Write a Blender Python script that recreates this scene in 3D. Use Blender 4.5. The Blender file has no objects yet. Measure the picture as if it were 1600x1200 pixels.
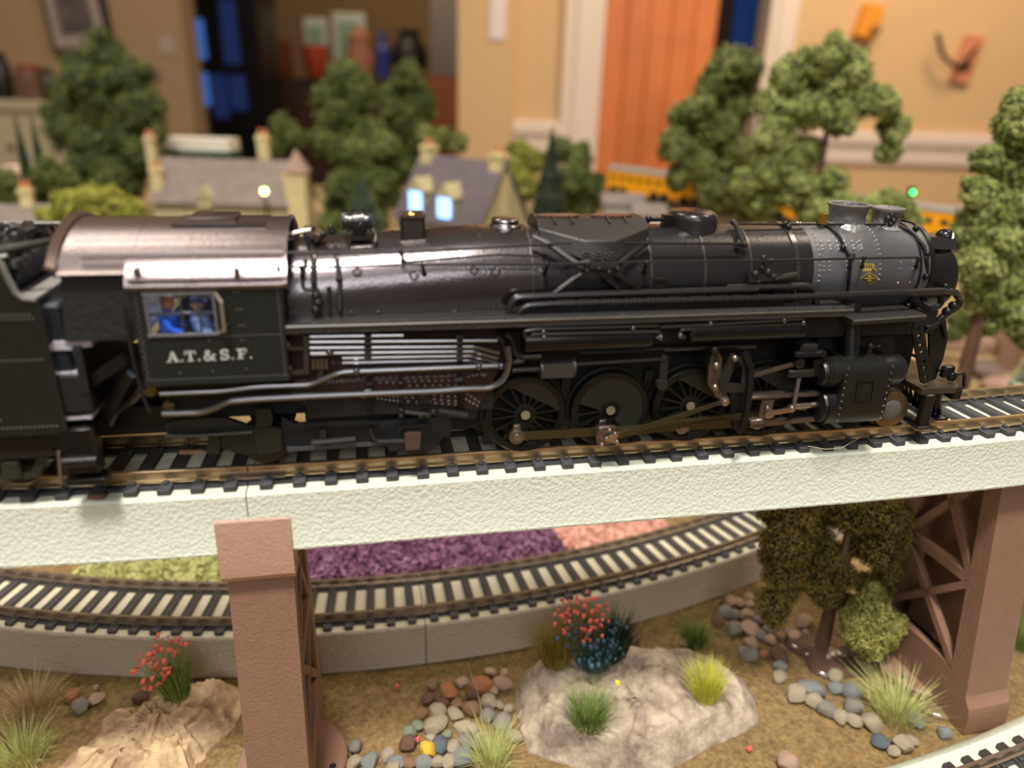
import bpy, math, random
import numpy as np
from mathutils import Vector, Matrix, noise
random.seed(7); RNG = np.random.default_rng(7)
SC = bpy.context.scene
COL = SC.collection
PI = math.pi
cos, sin = math.cos, math.sin
def srgb(r, g, b):
    f = lambda c: (c/255/12.92) if c/255 <= .04045 else ((c/255+.055)/1.055)**2.4
    return (f(r), f(g), f(b), 1)
# ------------------------------------------------------------------ camera
# lengths are written in millimetres; world metres = mm / 1000
GZ = 900.0                 # top of the layout board above the room floor
RZ = GZ+98.5               # rail tops of the raised track
LZ = RZ-79.6               # rail tops of the lower track
FPX = 1153.0
TH = math.radians(21.96); RO = math.radians(1.763)
CAM = np.array([0, 0, RZ+75.2])
_f = np.array([0, cos(TH), -sin(TH)]); _u = np.array([0, sin(TH), cos(TH)]); _r = np.array([1., 0, 0])
CR = cos(RO)*_r+sin(RO)*_u; CU = -sin(RO)*_r+cos(RO)*_u
cam = bpy.data.cameras.new('camera'); camo = bpy.data.objects.new('camera', cam); COL.objects.link(camo)
m = Matrix.Identity(4)
for i in range(3):
    m[i][0] = CR[i]; m[i][1] = CU[i]; m[i][2] = -_f[i]; m[i][3] = CAM[i]/1000
camo.matrix_world = m
cam.sensor_width = 36; cam.lens = FPX/1600*36; cam.clip_start = .01; cam.clip_end = 60
cam.dof.use_dof = True; cam.dof.focus_distance = .181; cam.dof.aperture_fstop = 9
SC.camera = camo
SC.view_settings.view_transform = 'Standard'; SC.view_settings.look = 'None'
SC.view_settings.gamma = 1; SC.view_settings.use_curve_mapping = False
SC.view_settings.exposure = 0.0
w = bpy.data.worlds.new('world'); SC.world = w; w.use_nodes = True
bgn = w.node_tree.nodes['Background']; bgn.inputs[0].default_value = (1.0, .86, .70, 1); bgn.inputs[1].default_value = .16
def area(name, loc, target, size, power, col, sy=None):
    l = bpy.data.lights.new(name, 'AREA'); l.energy = power; l.color = col
    l.shape = 'RECTANGLE'; l.size = size; l.size_y = sy or size
    o = bpy.data.objects.new(name, l); COL.objects.link(o); o.location = loc
    o.rotation_euler = (Vector(target)-Vector(loc)).to_track_quat('-Z', 'Y').to_euler()
    return o
CT = (0, .16, RZ/1000)
area('ceiling_lamp', (-.08, -.36, RZ/1000+1.42), CT, .22, 32, (1, .94, .86), .2)
_o = area('bright_ceiling_standin', (-.19, -1.4, RZ/1000+1.4), (0, 0, 0), 1.5, 23, (.97, .98, 1), 2.6); _o.rotation_euler = (0, 0, math.radians(15.6))  # unseen panel standing for the bright ceiling, shaped for the boiler highlight
area('boiler_band_light', (.30, -2.15, RZ/1000+1.30), (0, .16, RZ/1000), 1.15, 9, (.93, .97, 1), .45)  # added unseen light, brightens the lower part of the boiler highlight
area('ceiling_lamp_back', (-.75, .80, RZ/1000+1.5), CT, .5, 9, (1, .90, .78), .4)
area('ceiling_lamp_right', (1.0, .5, RZ/1000+1.5), (.4, .5, RZ/1000), .3, 8, (1, .84, .64), .3)
area('ceiling_lamp_wall', (1.0, 1.5, RZ/1000+1.4), (.9, 2.4, RZ/1000+.3), .5, 24, (1, .82, .60), .5)
area('ceiling_lamp_hall', (-1.6, 1.9, RZ/1000+1.4), (-1.6, 3.2, RZ/1000+.1), .5, 6, (1, .82, .62), .5)

area('far_room_fill', (-.7, 3.7, RZ/1000+1.3), (-.7, 4.6, RZ/1000), .6, 9, (1, .8, .58), .6)  # added fill light, lifts the dark room behind the opening
# ------------------------------------------------------------------ pixel helpers (1600 x 1200 frame)
def ray(x, y): return _f+CR*(x-800)/FPX-CU*(y-600)/FPX
def PZ(x, y, z=None):
    z = GZ if z is None else z
    d = ray(x, y); return CAM+d*((z-CAM[2])/d[2])
def PY(x, y, Y):
    d = ray(x, y); return CAM+d*(Y/d[1])
AL = math.radians(11.6)
E1 = np.array([cos(AL), sin(AL), 0]); E2 = np.array([-sin(AL), cos(AL), 0])
OL = np.array([13.23, 159.0, RZ])      # locomotive frame: origin on the track centre, rail top
def p(x, y, w):
    d = ray(x, y); t = (w-(CAM-OL)@E2)/(d@E2); q = CAM+d*t-OL
    return (q@E1, w, q[2])
def tl(q): q = np.array(q)-OL; return np.array([q@E1, q@E2, q[2]])      # world -> loco frame
# ------------------------------------------------------------------ materials
def mat(name, col, rough=.5, metal=0., bump=0., bs=900., var=0., vs=60., col2=None, spec=.5, emit=0., voro=False, coat=0., trans=0., sheen=0.):
    M = bpy.data.materials.new(name); M.use_nodes = True; nt = M.node_tree; b = nt.nodes['Principled BSDF']
    c = col if len(col) == 4 else srgb(*col)
    b.inputs['Base Color'].default_value = c; b.inputs['Roughness'].default_value = rough; b.inputs['Metallic'].default_value = metal
    b.inputs['Specular IOR Level'].default_value = spec
    if coat: b.inputs['Coat Weight'].default_value = coat; b.inputs['Coat Roughness'].default_value = .15
    if name == 'cab_glass': b.inputs['Alpha'].default_value = .22
    if trans: b.inputs['Transmission Weight'].default_value = trans; b.inputs['IOR'].default_value = 1.45
    if emit: b.inputs['Emission Color'].default_value = c; b.inputs['Emission Strength'].default_value = emit
    if bump or var or col2: tc = nt.nodes.new('ShaderNodeTexCoord')
    if var or col2:
        n = nt.nodes.new('ShaderNodeTexNoise'); n.inputs['Scale'].default_value = vs; n.inputs['Detail'].default_value = 6; n.inputs['Roughness'].default_value = .65
        nt.links.new(tc.outputs['Object'], n.inputs['Vector'])
        r = nt.nodes.new('ShaderNodeValToRGB'); r.color_ramp.elements[0].position = .36; r.color_ramp.elements[1].position = .64
        if col2: c2 = col2 if len(col2) == 4 else srgb(*col2)
        else: c2 = tuple(min(1, v*(1+var)) for v in c[:3])+(1,); c = tuple(v*(1-var) for v in c[:3])+(1,)
        r.color_ramp.elements[0].color = c; r.color_ramp.elements[1].color = c2
        nt.links.new(n.outputs[0], r.inputs[0]); nt.links.new(r.outputs[0], b.inputs['Base Color'])
    if bump:
        if voro:
            n = nt.nodes.new('ShaderNodeTexVoronoi'); n.feature = 'SMOOTH_F1'; n.inputs['Scale'].default_value = bs
            n.inputs['Smoothness'].default_value = .25
        else:
            n = nt.nodes.new('ShaderNodeTexNoise'); n.inputs['Scale'].default_value = bs; n.inputs['Detail'].default_value = 4
        nt.links.new(tc.outputs['Object'], n.inputs['Vector'])
        bn = nt.nodes.new('ShaderNodeBump'); bn.inputs['Strength'].default_value = min(1, bump); bn.inputs['Distance'].default_value = .0006*max(1, bump)
        if voro: bn.invert = True
        nt.links.new(n.outputs[0], bn.inputs['Height']); nt.links.new(bn.outputs[0], b.inputs['Normal'])
    return M
# ------------------------------------------------------------------ mesh building
class MB:
    def __init__(s): s.v = []; s.f = []
    def add(s, vs, fs):
        o = len(s.v); s.v += [tuple(map(float, q)) for q in vs]; s.f += [tuple(i+o for i in q) for q in fs]; return s
    def box(s, a, b):
        x0, y0, z0 = a; x1, y1, z1 = b
        return s.add([(x0, y0, z0), (x1, y0, z0), (x1, y1, z0), (x0, y1, z0), (x0, y0, z1), (x1, y0, z1), (x1, y1, z1), (x0, y1, z1)],
                     [(0, 3, 2, 1), (4, 5, 6, 7), (0, 1, 5, 4), (1, 2, 6, 5), (2, 3, 7, 6), (3, 0, 4, 7)])
    def bbox(s, a, b, c=.2):   # box with bevelled vertical+horizontal edges on all sides
        x0, y0, z0 = a; x1, y1, z1 = b; V = []
        for z, i in ((z0, c), (z0+c, 0), (z1-c, 0), (z1, c)):
            X0, X1, Y0, Y1 = x0+i, x1-i, y0+i, y1-i; k = c
            V += [(X0+k, Y0, z), (X1-k, Y0, z), (X1, Y0+k, z), (X1, Y1-k, z), (X1-k, Y1, z), (X0+k, Y1, z), (X0, Y1-k, z), (X0, Y0+k, z)]
        F = [tuple(range(7, -1, -1)), tuple(range(24, 32))]
        for r in range(3):
            for i in range(8): j = (i+1) % 8; F.append((r*8+i, r*8+j, r*8+8+j, r*8+8+i))
        return s.add(V, F)
    def obox(s, c, X, Y, Z):   # oriented box by centre and three half axes
        c = np.array(c, float); X = np.array(X, float); Y = np.array(Y, float); Z = np.array(Z, float)
        V = [c-X-Y-Z, c+X-Y-Z, c+X+Y-Z, c-X+Y-Z, c-X-Y+Z, c+X-Y+Z, c+X+Y+Z, c-X+Y+Z]
        return s.add(V, [(0, 3, 2, 1), (4, 5, 6, 7), (0, 1, 5, 4), (1, 2, 6, 5), (2, 3, 7, 6), (3, 0, 4, 7)])
    def bar(s, a, b, w, h, up=(0, 0, 1)):
        a = np.array(a, float); b = np.array(b, float); d = b-a; L = np.linalg.norm(d); d /= L
        u = np.array(up, float); sd = np.cross(d, u); sd /= np.linalg.norm(sd); u = np.cross(sd, d)
        return s.obox((a+b)/2, d*L/2, sd*w/2, u*h/2)
    def loft(s, rings, cap=True, close=True):
        n = len(rings[0]); V = [q for r in rings for q in r]; F = []
        for k in range(len(rings)-1):
            for i in range(n if close else n-1):
                j = (i+1) % n; F.append((k*n+i, k*n+j, (k+1)*n+j, (k+1)*n+i))
        if cap: F.append(tuple(range(n-1, -1, -1))); F.append(tuple((len(rings)-1)*n+i for i in range(n)))
        return s.add(V, F)
    def lathe(s, o, ax, prof, n=24, cap=True):   # prof: (t along axis, radius)
        o = np.array(o, float); ax = np.array(ax, float); ax /= np.linalg.norm(ax)
        h = np.array([1, 0, 0]) if abs(ax[0]) < .8 else np.array([0, 1, 0])
        a = np.cross(ax, h); a /= np.linalg.norm(a); b = np.cross(ax, a)
        return s.loft([[o+ax*t+(a*cos(i*2*PI/n)+b*sin(i*2*PI/n))*r for i in range(n)] for t, r in prof], cap)
    def cyl(s, a, b, r, r2=None, n=12):
        a = np.array(a, float); b = np.array(b, float); L = np.linalg.norm(b-a)
        return s.lathe(a, b-a, [(0, r), (L, r if r2 is None else r2)], n)
    def tube(s, path, r, n=8, rnd=0):
        P_ = [np.array(q, float) for q in path]
        if rnd: 
            Q = [P_[0]]
            for i in range(1, len(P_)-1):
                a, b, c = P_[i-1], P_[i], P_[i+1]; la = np.linalg.norm(a-b); lc = np.linalg.norm(c-b)
                d = min(rnd, la*.45, lc*.45); A = b+(a-b)/la*d; B = b+(c-b)/lc*d
                for t in (0, .25, .5, .75, 1): Q.append((1-t)**2*A+2*t*(1-t)*b+t*t*B)
            Q.append(P_[-1]); P_ = Q
        T = []
        for i in range(len(P_)):
            d = P_[min(i+1, len(P_)-1)]-P_[max(i-1, 0)]; T.append(d/(np.linalg.norm(d)+1e-9))
        u = np.cross(T[0], [0, 0, 1.])
        if np.linalg.norm(u) < .1: u = np.cross(T[0], [0, 1., 0])
        u /= np.linalg.norm(u); rings = []
        for q, t in zip(P_, T):
            u = u-t*(u@t); u /= np.linalg.norm(u); v = np.cross(t, u)
            rings.append([q+(u*cos(i*2*PI/n)+v*sin(i*2*PI/n))*r for i in range(n)])
        return s.loft(rings)
    def prism(s, poly, f, a, b):   # poly 2d; f(u,v,t) -> point, from t=a to t=b
        n = len(poly)
        return s.add([f(u, v, a) for u, v in poly]+[f(u, v, b) for u, v in poly],
                     [tuple(range(n-1, -1, -1)), tuple(range(n, 2*n))]+[(i, (i+1) % n, n+(i+1) % n, n+i) for i in range(n)])
    def sph(s, c, r, n=10, k=6, sc=(1, 1, 1)):
        rings = []
        for j in range(1, k):
            a = PI*j/k; rings.append([(c[0]+r*sc[0]*sin(a)*cos(i*2*PI/n), c[1]+r*sc[1]*sin(a)*sin(i*2*PI/n), c[2]-r*sc[2]*cos(a)) for i in range(n)])
        return s.loft(rings)
    def rivet(s, c, nrm, r=.22):
        c = np.array(c, float); nv = np.array(nrm, float); nv /= np.linalg.norm(nv)
        h = np.array([1, 0, 0]) if abs(nv[0]) < .8 else np.array([0, 1, 0])
        a = np.cross(nv, h); a /= np.linalg.norm(a); b = np.cross(nv, a); n = 6
        V = [c+(a*cos(i*PI/3)+b*sin(i*PI/3))*r for i in range(n)]+[c+(a*cos(i*PI/3)+b*sin(i*PI/3))*r*.6+nv*r*.7 for i in range(n)]+[c+nv*r*.9]
        return s.add(V, [(i, (i+1) % n, n+(i+1) % n, n+i) for i in range(n)]+[(n+i, n+(i+1) % n, 2*n) for i in range(n)])
    def build(s, name, M, parent=None, off=(0, 0, 0), ang=38, kind=None, label=None):
        me = bpy.data.meshes.new(name)
        V = (np.array(s.v)-np.array(off))/1000
        me.from_pydata(V.tolist(), [], s.f); me.materials.append(M)
        me.polygons.foreach_set('use_smooth', [True]*len(me.polygons)); me.update()
        me.set_sharp_from_angle(angle=math.radians(ang))
        o = bpy.data.objects.new(name, me); COL.objects.link(o)
        if parent: o.parent = parent
        if kind: o['kind'] = kind
        if label: o['label'] = label
        return o
def npmesh(name, V, F4, M, parent=None, kind=None, smooth=False):
    """fast mesh from numpy: V (n,3) mm, F4 (m,k) indices"""
    me = bpy.data.meshes.new(name); k = F4.shape[1]
    me.vertices.add(len(V)); me.vertices.foreach_set('co', (V/1000).astype(np.float32).ravel())
    me.loops.add(F4.size); me.loops.foreach_set('vertex_index', F4.astype(np.int32).ravel())
    me.polygons.add(len(F4)); me.polygons.foreach_set('loop_start', np.arange(0, F4.size, k, dtype=np.int32))
    if smooth: me.polygons.foreach_set('use_smooth', np.ones(len(F4), bool))
    me.materials.append(M); me.update(calc_edges=True); me.validate()
    o = bpy.data.objects.new(name, me); COL.objects.link(o)
    if parent: o.parent = parent
    if kind: o['kind'] = kind
    return o
def tag(o, label=None, cat=None, group=None, kind=None):
    if label: o['label'] = label
    if cat: o['category'] = cat
    if group: o['group'] = group
    if kind: o['kind'] = kind
    return o
def thing(name, label, cat, loc=(0, 0, 0), rotz=0., group=None):
    o = bpy.data.objects.new(name, None); COL.objects.link(o); o.empty_display_size = .01
    o.location = Vector(loc)/1000; o.rotation_euler = (0, 0, rotz)
    return tag(o, label, cat, group)
def link_copy(o, parent=None, loc=None):
    c = o.copy(); COL.objects.link(c)
    if parent: c.parent = parent
    if loc is not None: c.location = Vector(loc)/1000
    return c
# ------------------------------------------------------------------ material palette
BLACK = mat('gloss_black_paint', (17, 16, 17), .3, bump=.12, bs=2500)
BOIL = mat('boiler_black', (108, 101, 102), .21, metal=.92, bump=.10, bs=1800, var=.10, vs=40)
GRAPH = mat('graphite_grey', (104, 104, 108), .42, metal=.55, bump=.15, bs=2600, var=.1, vs=70)
CABG = mat('cab_green_black', (27, 31, 28), .4, bump=.1, bs=2500)
ROOF = mat('roof_dark', (128, 118, 118), .27, metal=.9, bump=.12, bs=2500)
FIRE = mat('firebox_brown', (52, 34, 32), .45, metal=.2, bump=.1, bs=1500)
CAST = mat('cast_blue_black', (24, 27, 30), .45, bump=.15, bs=1500)
BOILF = mat('boiler_black_shaded', (46, 44, 46), .26, metal=.5, bump=.1, bs=1800)  # darker copy of the boiler paint, shade on the front half put into colour
PIPE = mat('pipe_black', (78, 76, 76), .24, metal=.8)
STEEL = mat('rod_steel', (122, 112, 102), .32, metal=.85, var=.2, vs=200)
STEELD = mat('valve_gear_dark', (60, 57, 54), .35, metal=.6)
BRIGHT = mat('bright_steel', (190, 178, 165), .22, metal=.95)
TYRE = mat('wheel_tyre', (60, 58, 52), .3, metal=.7)
RIVB = mat('rivet_satin', (112, 110, 104), .3, metal=.6)
BRASS = mat('brass', (190, 150, 60), .3, metal=.9)
TEND = mat('tender_black', (26, 26, 21), .42, bump=.12, bs=2200)
DARK = mat('matt_black', (14, 13, 13), .7)
COPPER = mat('axle_end', (150, 142, 112), .5, metal=.3)
RAILM = mat('rail_nickel', (186, 166, 134), .28, metal=.85, var=.15, vs=90)
RAILD = mat('rail_nickel_dull', (150, 134, 118), .34, metal=.8, var=.15, vs=90)
TIE = mat('tie_plastic', (60, 60, 63), .62, bump=.35, bs=2600)
TIEL = mat('tie_plastic_low', (62, 58, 58), .55, bump=.25, bs=1500)
BED = mat('roadbed_pale', (216, 220, 203), .36, bump=.3, bs=1150, voro=True, spec=.55)
BEDT = mat('roadbed_top', (224, 224, 204), .5, bump=.1, bs=800)
BEDTL = mat('roadbed_low_top', (206, 198, 172), .5, bump=.1, bs=800)
BEDL = mat('roadbed_low_shaded', (174, 160, 142), .42, bump=.9, bs=700, spec=.5)  # pale roadbed darkened, shade under the raised track put into its colour
BROWN = mat('brown_plastic', (134, 102, 84), .5, bump=.35, bs=1500, var=.06, vs=500)
# ------------------------------------------------------------------ setting: layout board, room
GROUND = mat('turf_brown', (92, 66, 40), .95, bump=1.2, bs=420, var=.3)
nt = GROUND.node_tree; b_ = nt.nodes['Principled BSDF']
tc = nt.nodes.new('ShaderNodeTexCoord')
def gnoise(scale, lo, hi, c0, c1):
    n = nt.nodes.new('ShaderNodeTexNoise'); n.inputs['Scale'].default_value = scale; n.inputs['Detail'].default_value = 8; n.inputs['Roughness'].default_value = .7
    nt.links.new(tc.outputs['Object'], n.inputs['Vector']); r = nt.nodes.new('ShaderNodeValToRGB')
    r.color_ramp.elements[0].position = lo; r.color_ramp.elements[1].position = hi; r.color_ramp.elements[0].color = c0; r.color_ramp.elements[1].color = c1
    nt.links.new(n.outputs[0], r.inputs[0]); return r
g1 = gnoise(650, .35, .65, srgb(88, 66, 40), srgb(164, 136, 88)); g2 = gnoise(240, .4, .65, srgb(88, 78, 42), srgb(146, 118, 72)); g3 = gnoise(9, .45, .6, (0, 0, 0, 1), (1, 1, 1, 1))
mx = nt.nodes.new('ShaderNodeMix'); mx.data_type = 'RGBA'; mx.inputs[0].default_value = .45; nt.links.new(g1.outputs[0], mx.inputs[6]); nt.links.new(g2.outputs[0], mx.inputs[7])
nt.links.new(mx.outputs[2], b_.inputs['Base Color'])
FARG = mat('turf_far', (96, 92, 58), .95, bump=.8, bs=60, col2=(172, 142, 100), vs=9)
# near board, with a fine grid so the soil is uneven
def gh(x, y): return 1.1*noise.noise((x/14, y/14, 3))+.45*noise.noise((x/4, y/4, 8))
nx, ny = 170, 90; xs = np.linspace(-330, 520, nx); ys = np.linspace(40, 420, ny)
V = np.array([(x, y, GZ+gh(x, y)-.5) for y in ys for x in xs]); idx = np.arange(nx*ny).reshape(ny, nx)
F = np.stack([idx[:-1, :-1].ravel(), idx[:-1, 1:].ravel(), idx[1:, 1:].ravel(), idx[1:, :-1].ravel()], 1)
o = npmesh('ground', V, F, GROUND, smooth=True); o['kind'] = 'structure'
def hill(x, y):     # the board behind rises gently to the right
    h = 0
    for cx, cy, r, a in ((470, 640, 150, 60), (640, 560, 160, 70), (-520, 620, 190, 30)):
        d = math.hypot(x-cx, y-cy)/r
        if d < 2: h += a*math.exp(-d*d*1.6)
    return h*(.9+.35*noise.noise((x/40, y/40, 5)))
nx, ny = 120, 80; xs = np.linspace(-1000, 1150, nx); ys = np.linspace(418, 1350, ny)
V = np.array([(x, y, GZ-.5+1.5*noise.noise((x/30, y/30, 1))+hill(x, y)*min(1, (y-418)/60)) for y in ys for x in xs]); idx = np.arange(nx*ny).reshape(ny, nx)
F = np.stack([idx[:-1, :-1].ravel(), idx[:-1, 1:].ravel(), idx[1:, 1:].ravel(), idx[1:, :-1].ravel()], 1)
o = npmesh('ground', V, F, FARG, smooth=True); o['kind'] = 'structure'
M_ = MB(); M_.box((-1000, -60, GZ-40), (1150, 1350, GZ-3)); o = M_.build('trim_1', mat('board_wood', (120, 90, 60), .6)); o['kind'] = 'structure'
for (x, y) in ((-940, 0), (1090, 0), (-940, 1290), (1090, 1290)):
    M_ = MB(); M_.box((x-30, y-30, 0), (x+30, y+30, GZ-40)); o = M_.build('trim_2', mat('board_leg', (120, 90, 60), .6)); o['kind'] = 'structure'

# ------------------------------------------------------------------ track
TIE_B = MB(); TIE_B.bbox((-1.3, -12.6, -4.1), (1.3, 12.6, -2.5), .22)
for y in (-9.9, -6.9, 6.9, 9.9): TIE_B.bbox((-.55, y-.75, -2.55), (.55, y+.55, -1.85), .12)
RAILP = [(-1.0, -2.5), (1.0, -2.5), (1.0, -2.2), (.3, -1.95), (.3, -.85), (.5, -.65), (.5, -.08), (.42, 0), (-.42, 0), (-.5, -.08), (-.5, -.65), (-.3, -.85), (-.3, -1.95), (-1.0, -2.2)]
def sweep(path, prof, name, M, parent, n0=None, ang=30):
    rings = []
    for (x, y, h) in path:
        nx_, ny_ = -sin(h), cos(h); rings.append([(x+nx_*u, y+ny_*u, z) for u, z in prof])
    b = MB(); b.loft(rings); return b.build(name, M, parent, ang=ang)
def bedprof(hw, bot, k=.3, flare=.3):
    return [(-hw-flare-.25, bot), (-hw-flare-.35, bot+.5), (-hw-flare-.1, bot+1.2), (-hw-.15, -4.5), (-hw+.2, -3.95), (hw-.2, -3.95), (hw+.15, -4.5), (hw+flare+.1, bot+1.2), (hw+flare+.35, bot+.5), (hw+flare+.25, bot)]
tie_mesh = {}
def track(name, label, cat, f, t0, t1, ties, root, bot, bedm, tiem, railm, joiner=None, hw=13.6, step=6, prof=None, group=None):
    """f(t)->(x,y,heading) in the root's frame with rail top at z=0"""
    tag(root, label, cat, group); n = max(2, int((t1-t0)/step)); ts = [t0+(t1-t0)*i/n for i in range(n+1)]; path = [f(t) for t in ts]
    sweep(path, prof or bedprof(hw, bot), 'roadbed', bedm, root)
    sweep(path, [(-hw+.5, -4.2), (hw-.5, -4.2), (hw-.5, -3.88), (-hw+.5, -3.88)], 'track_deck', BEDTL if bedm is BEDL else BEDT, root)
    for sgn in (-1, 1):
        sweep(path, [(u+sgn*8.65, z) for u, z in RAILP], 'rail', railm, root)
        sweep(path, [(sgn*8.65-1.7, -3.9), (sgn*8.65+1.7, -3.9), (sgn*8.65+1.7, -3.1), (sgn*8.65-1.7, -3.1)], 'tie_strip', tiem, root)
    first = None
    for t in ties:
        x, y, h = f(t)
        if first is None: first = TIE_B.build('tie', tiem, root); o = first
        else: o = first.copy(); COL.objects.link(o)
        o.location = (x/1000, y/1000, 0); o.rotation_euler = (0, 0, h+RNG.normal(0, .004))
    if joiner is not None:
        for sgn in (-1, 1):
            P_ = [f(joiner+d) for d in (-6.5, -3, 0, 3, 6.5)]
            sweep(P_, [(sgn*8.65-1.35, -2.6), (sgn*8.65+1.35, -2.6), (sgn*8.65+1.3, -2.05), (sgn*8.65+.62, -1.75), (sgn*8.65+.6, -1.3), (sgn*8.65-.6, -1.3), (sgn*8.65-.62, -1.75), (sgn*8.65-1.3, -2.05)], 'rail_joiner', RAILD, root)
    return root
def wtrack(s): return (.0006*(-60-s)**2 if s < -60 else (.0005*(s-65)**2 if s > 65 else 0.))
def fup(s):
    w = wtrack(s); d = (wtrack(s+.5)-wtrack(s-.5)); return (s, w, math.atan(d))
r1 = thing('raised_track_section', None, None, OL, AL); r2 = thing('raised_track_section', None, None, OL, AL)
sj = p(384, 742, -12)[0]
a0 = p(795.6, 712, -9)[0]; T2 = [a0+6.47*k for k in range(-40, 60)]
T2 = [t for t in T2 if sj+2.5 < t < 297]; T1 = [sj-3.2-6.3*k for k in range(22)]
track('', 'pale raised track section carrying the tender at the left, behind the brown pier cap', 'track', fup, -214, sj-.12, T1, r1, -18, BED, TIE, RAILM)
track('', 'long pale raised track section under the steam locomotive, running to the right edge', 'track', fup, sj+.12, 300, T2, r2, -18, BED, TIE, RAILM, joiner=sj+1)
# lower curve
LC = np.array([-111.3, 577.3]); LR = 385.65
def flow(t):   # t = arc length, 0 at -90 deg
    a = -PI/2+t/LR; return (LC[0]+LR*cos(a), LC[1]+LR*sin(a), a+PI/2)
def tlow(x, y, z):
    q = PZ(x, y, z); return (math.atan2(q[1]-LC[1], q[0]-LC[0])+PI/2)*LR
tj = tlow(663, 965, LZ-4); pit = 6.33
l1 = thing('curved_track_section', None, None, (0, 0, LZ)); l2 = thing('curved_track_section', None, None, (0, 0, LZ))
ta = tlow(642, 955, LZ-2.5); tb = tlow(676.5, 952, LZ-2.5)
track('', 'grey curved ground-level track section passing behind the left brown pier', 'track', flow, -190, tj-.15, [ta-pit*k for k in range(50) if ta-pit*k > -188], l1, -18.9, BEDL, TIEL, RAILD)
track('', 'grey curved ground-level track section behind the big flat rock and drooping tree', 'track', flow, tj+.15, 330, [tb+pit*k for k in range(60) if tb+pit*k < 328], l2, -18.9, BEDL, TIEL, RAILD, joiner=tj+.5)
# front right corner track
RC = np.array([-35.7, 560.]); RR = 458.1
def frt(t): a = -PI/2+t/RR; return (RC[0]+RR*cos(a), RC[1]+RR*sin(a), a+PI/2)
q = PZ(1560, 1152, LZ-2.5); tr = (math.atan2(q[1]-RC[1], q[0]-RC[0])+PI/2)*RR
l3 = thing('curved_track_section', None, None, (0, 0, LZ))
track('', 'pale curved track section cut off by the bottom right corner', 'track', frt, tr-75, tr+200, [tr-1.3+6.5*k for k in range(-11, 30)], l3, -18.9, BED, TIEL, RAILD,
      prof=[(-24, -18.9), (-16.5, -4.6), (-15.5, -3.95), (15.5, -3.95), (16.8, -4.8), (20, -9), (23.5, -18.9)])
# ------------------------------------------------------------------ piers
def pier(label, ox, oy, yaw, wid, cap):
    T = thing('trestle_pier', label, 'pier', (ox, oy, GZ), yaw)
    H_ = RZ-18.3-GZ; hw = wid/2
    B = MB()     # two raking legs, x = along track, y = across, z up from the board
    def leg(sg):
        o0 = [(-22.5, 12), (-13.4, H_), (-8.2, H_), (-16.2, 12)]
        b = MB(); b.prism([(sg*y, z) for y, z in (o0 if sg > 0 else o0)], lambda u, v, t: (t, u, v), -hw, hw); return b
    for sg in (1, -1):
        b = leg(sg)
        b.prism([(sg*y, z) for y, z in [(-22.5, 12), (-23.3, 10.5), (-24.6, 9), (-25.3, 6), (-25.4, .2), (-13, .2), (-13, 12)]], lambda u, v, t: (t, u, v), -hw, hw)
        b.build('leg', BROWN, T, ang=25)
    for sx in (-1, 1):
        x = sx*(hw-1.3)
        def yl(z): return 16.0-(z-12)/(H_-12)*7.6     # inner edge of the legs
        for (za, zb) in ((H_-3, 47.5), (44.5, 17)):
            for s2 in (1, -1):
                MB().bar((x, -s2*yl(za), za), (x, s2*yl(zb), zb), 2.2, 2.4, up=(1, 0, 0)).build('brace', BROWN, T)
        for z in (46, H_-1.5): MB().bar((x, -yl(z)-1, z), (x, yl(z)+1, z), 2.4, 3.2, up=(0, 0, 1)).build('cross_beam', BROWN, T)
        b = MB(); b.prism([(-17, .3), (17, .3), (16.5, 13), (15.2, 17), (-15.2, 17), (-16.5, 13)], lambda u, v, t: (t, u, v), x-1.2, x+1.2); b.build('web_plate', BROWN, T)
    b = MB(); b.box((-1.0, -9.5, 15), (1.0, 9.5, H_-1)); b.build('centre_web', BROWN, T)
    b = MB(); b.lathe((0, 0, 0), (0, 0, 1), [(.2, 14.6), (2.6, 14.6), (3.2, 14.0)], 40)
    b.build('base_disc', BROWN, T)
    for sx in (-1, 1):
        b = MB(); b.cyl((sx*10.8, -4.5, 3.15), (sx*10.8, -4.5, 3.26), .95, n=12); b.build('screw_hole', DARK, T)
    b = MB(); cw = 7.6     # saddle that clips over the roadbed
    if cap:
        zt = RZ-GZ-9.2; zb = H_-7.5
        pr = [(-14.2, zt), (-15.6, zt+.1), (-16.4, zt-1), (-17.0, zb+6), (-16.8, zb+2.2), (-15.6, zb+.5), (-13.5, zb), (-9, zb+.3), (-9, H_-.2), (-14.4, H_-.2)]
        for sg in (1, -1): b.prism([(sg*y, z) for y, z in pr], lambda u, v, t: (t, u, v), -cw, cw)
        b.box((-cw, -12, H_-3), (cw, 12, H_-.2)); b.build('saddle', mat('brown_plastic_cap', (186, 150, 130), .45, bump=.3, bs=1300, var=.05, vs=300), T, ang=25)
    else:
        b.box((-7, -12, H_-3), (7, 12, H_-.2)); b.build('saddle', BROWN, T, ang=25)
    return T
def l2w(s, w_): q = OL+E1*s+E2*w_; return q[0], q[1]
x_, y_ = l2w(-70.6, 2.3); pier('brown plastic trestle pier at the left, its pinkish saddle clipped over the raised track', x_, y_, AL, 13.8, True)
x_, y_ = l2w(127.5, 6.5); pier('brown plastic trestle pier with open X bracing beside the drooping tree at the right', x_, y_, AL+math.radians(3), 14.8, False)
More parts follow.
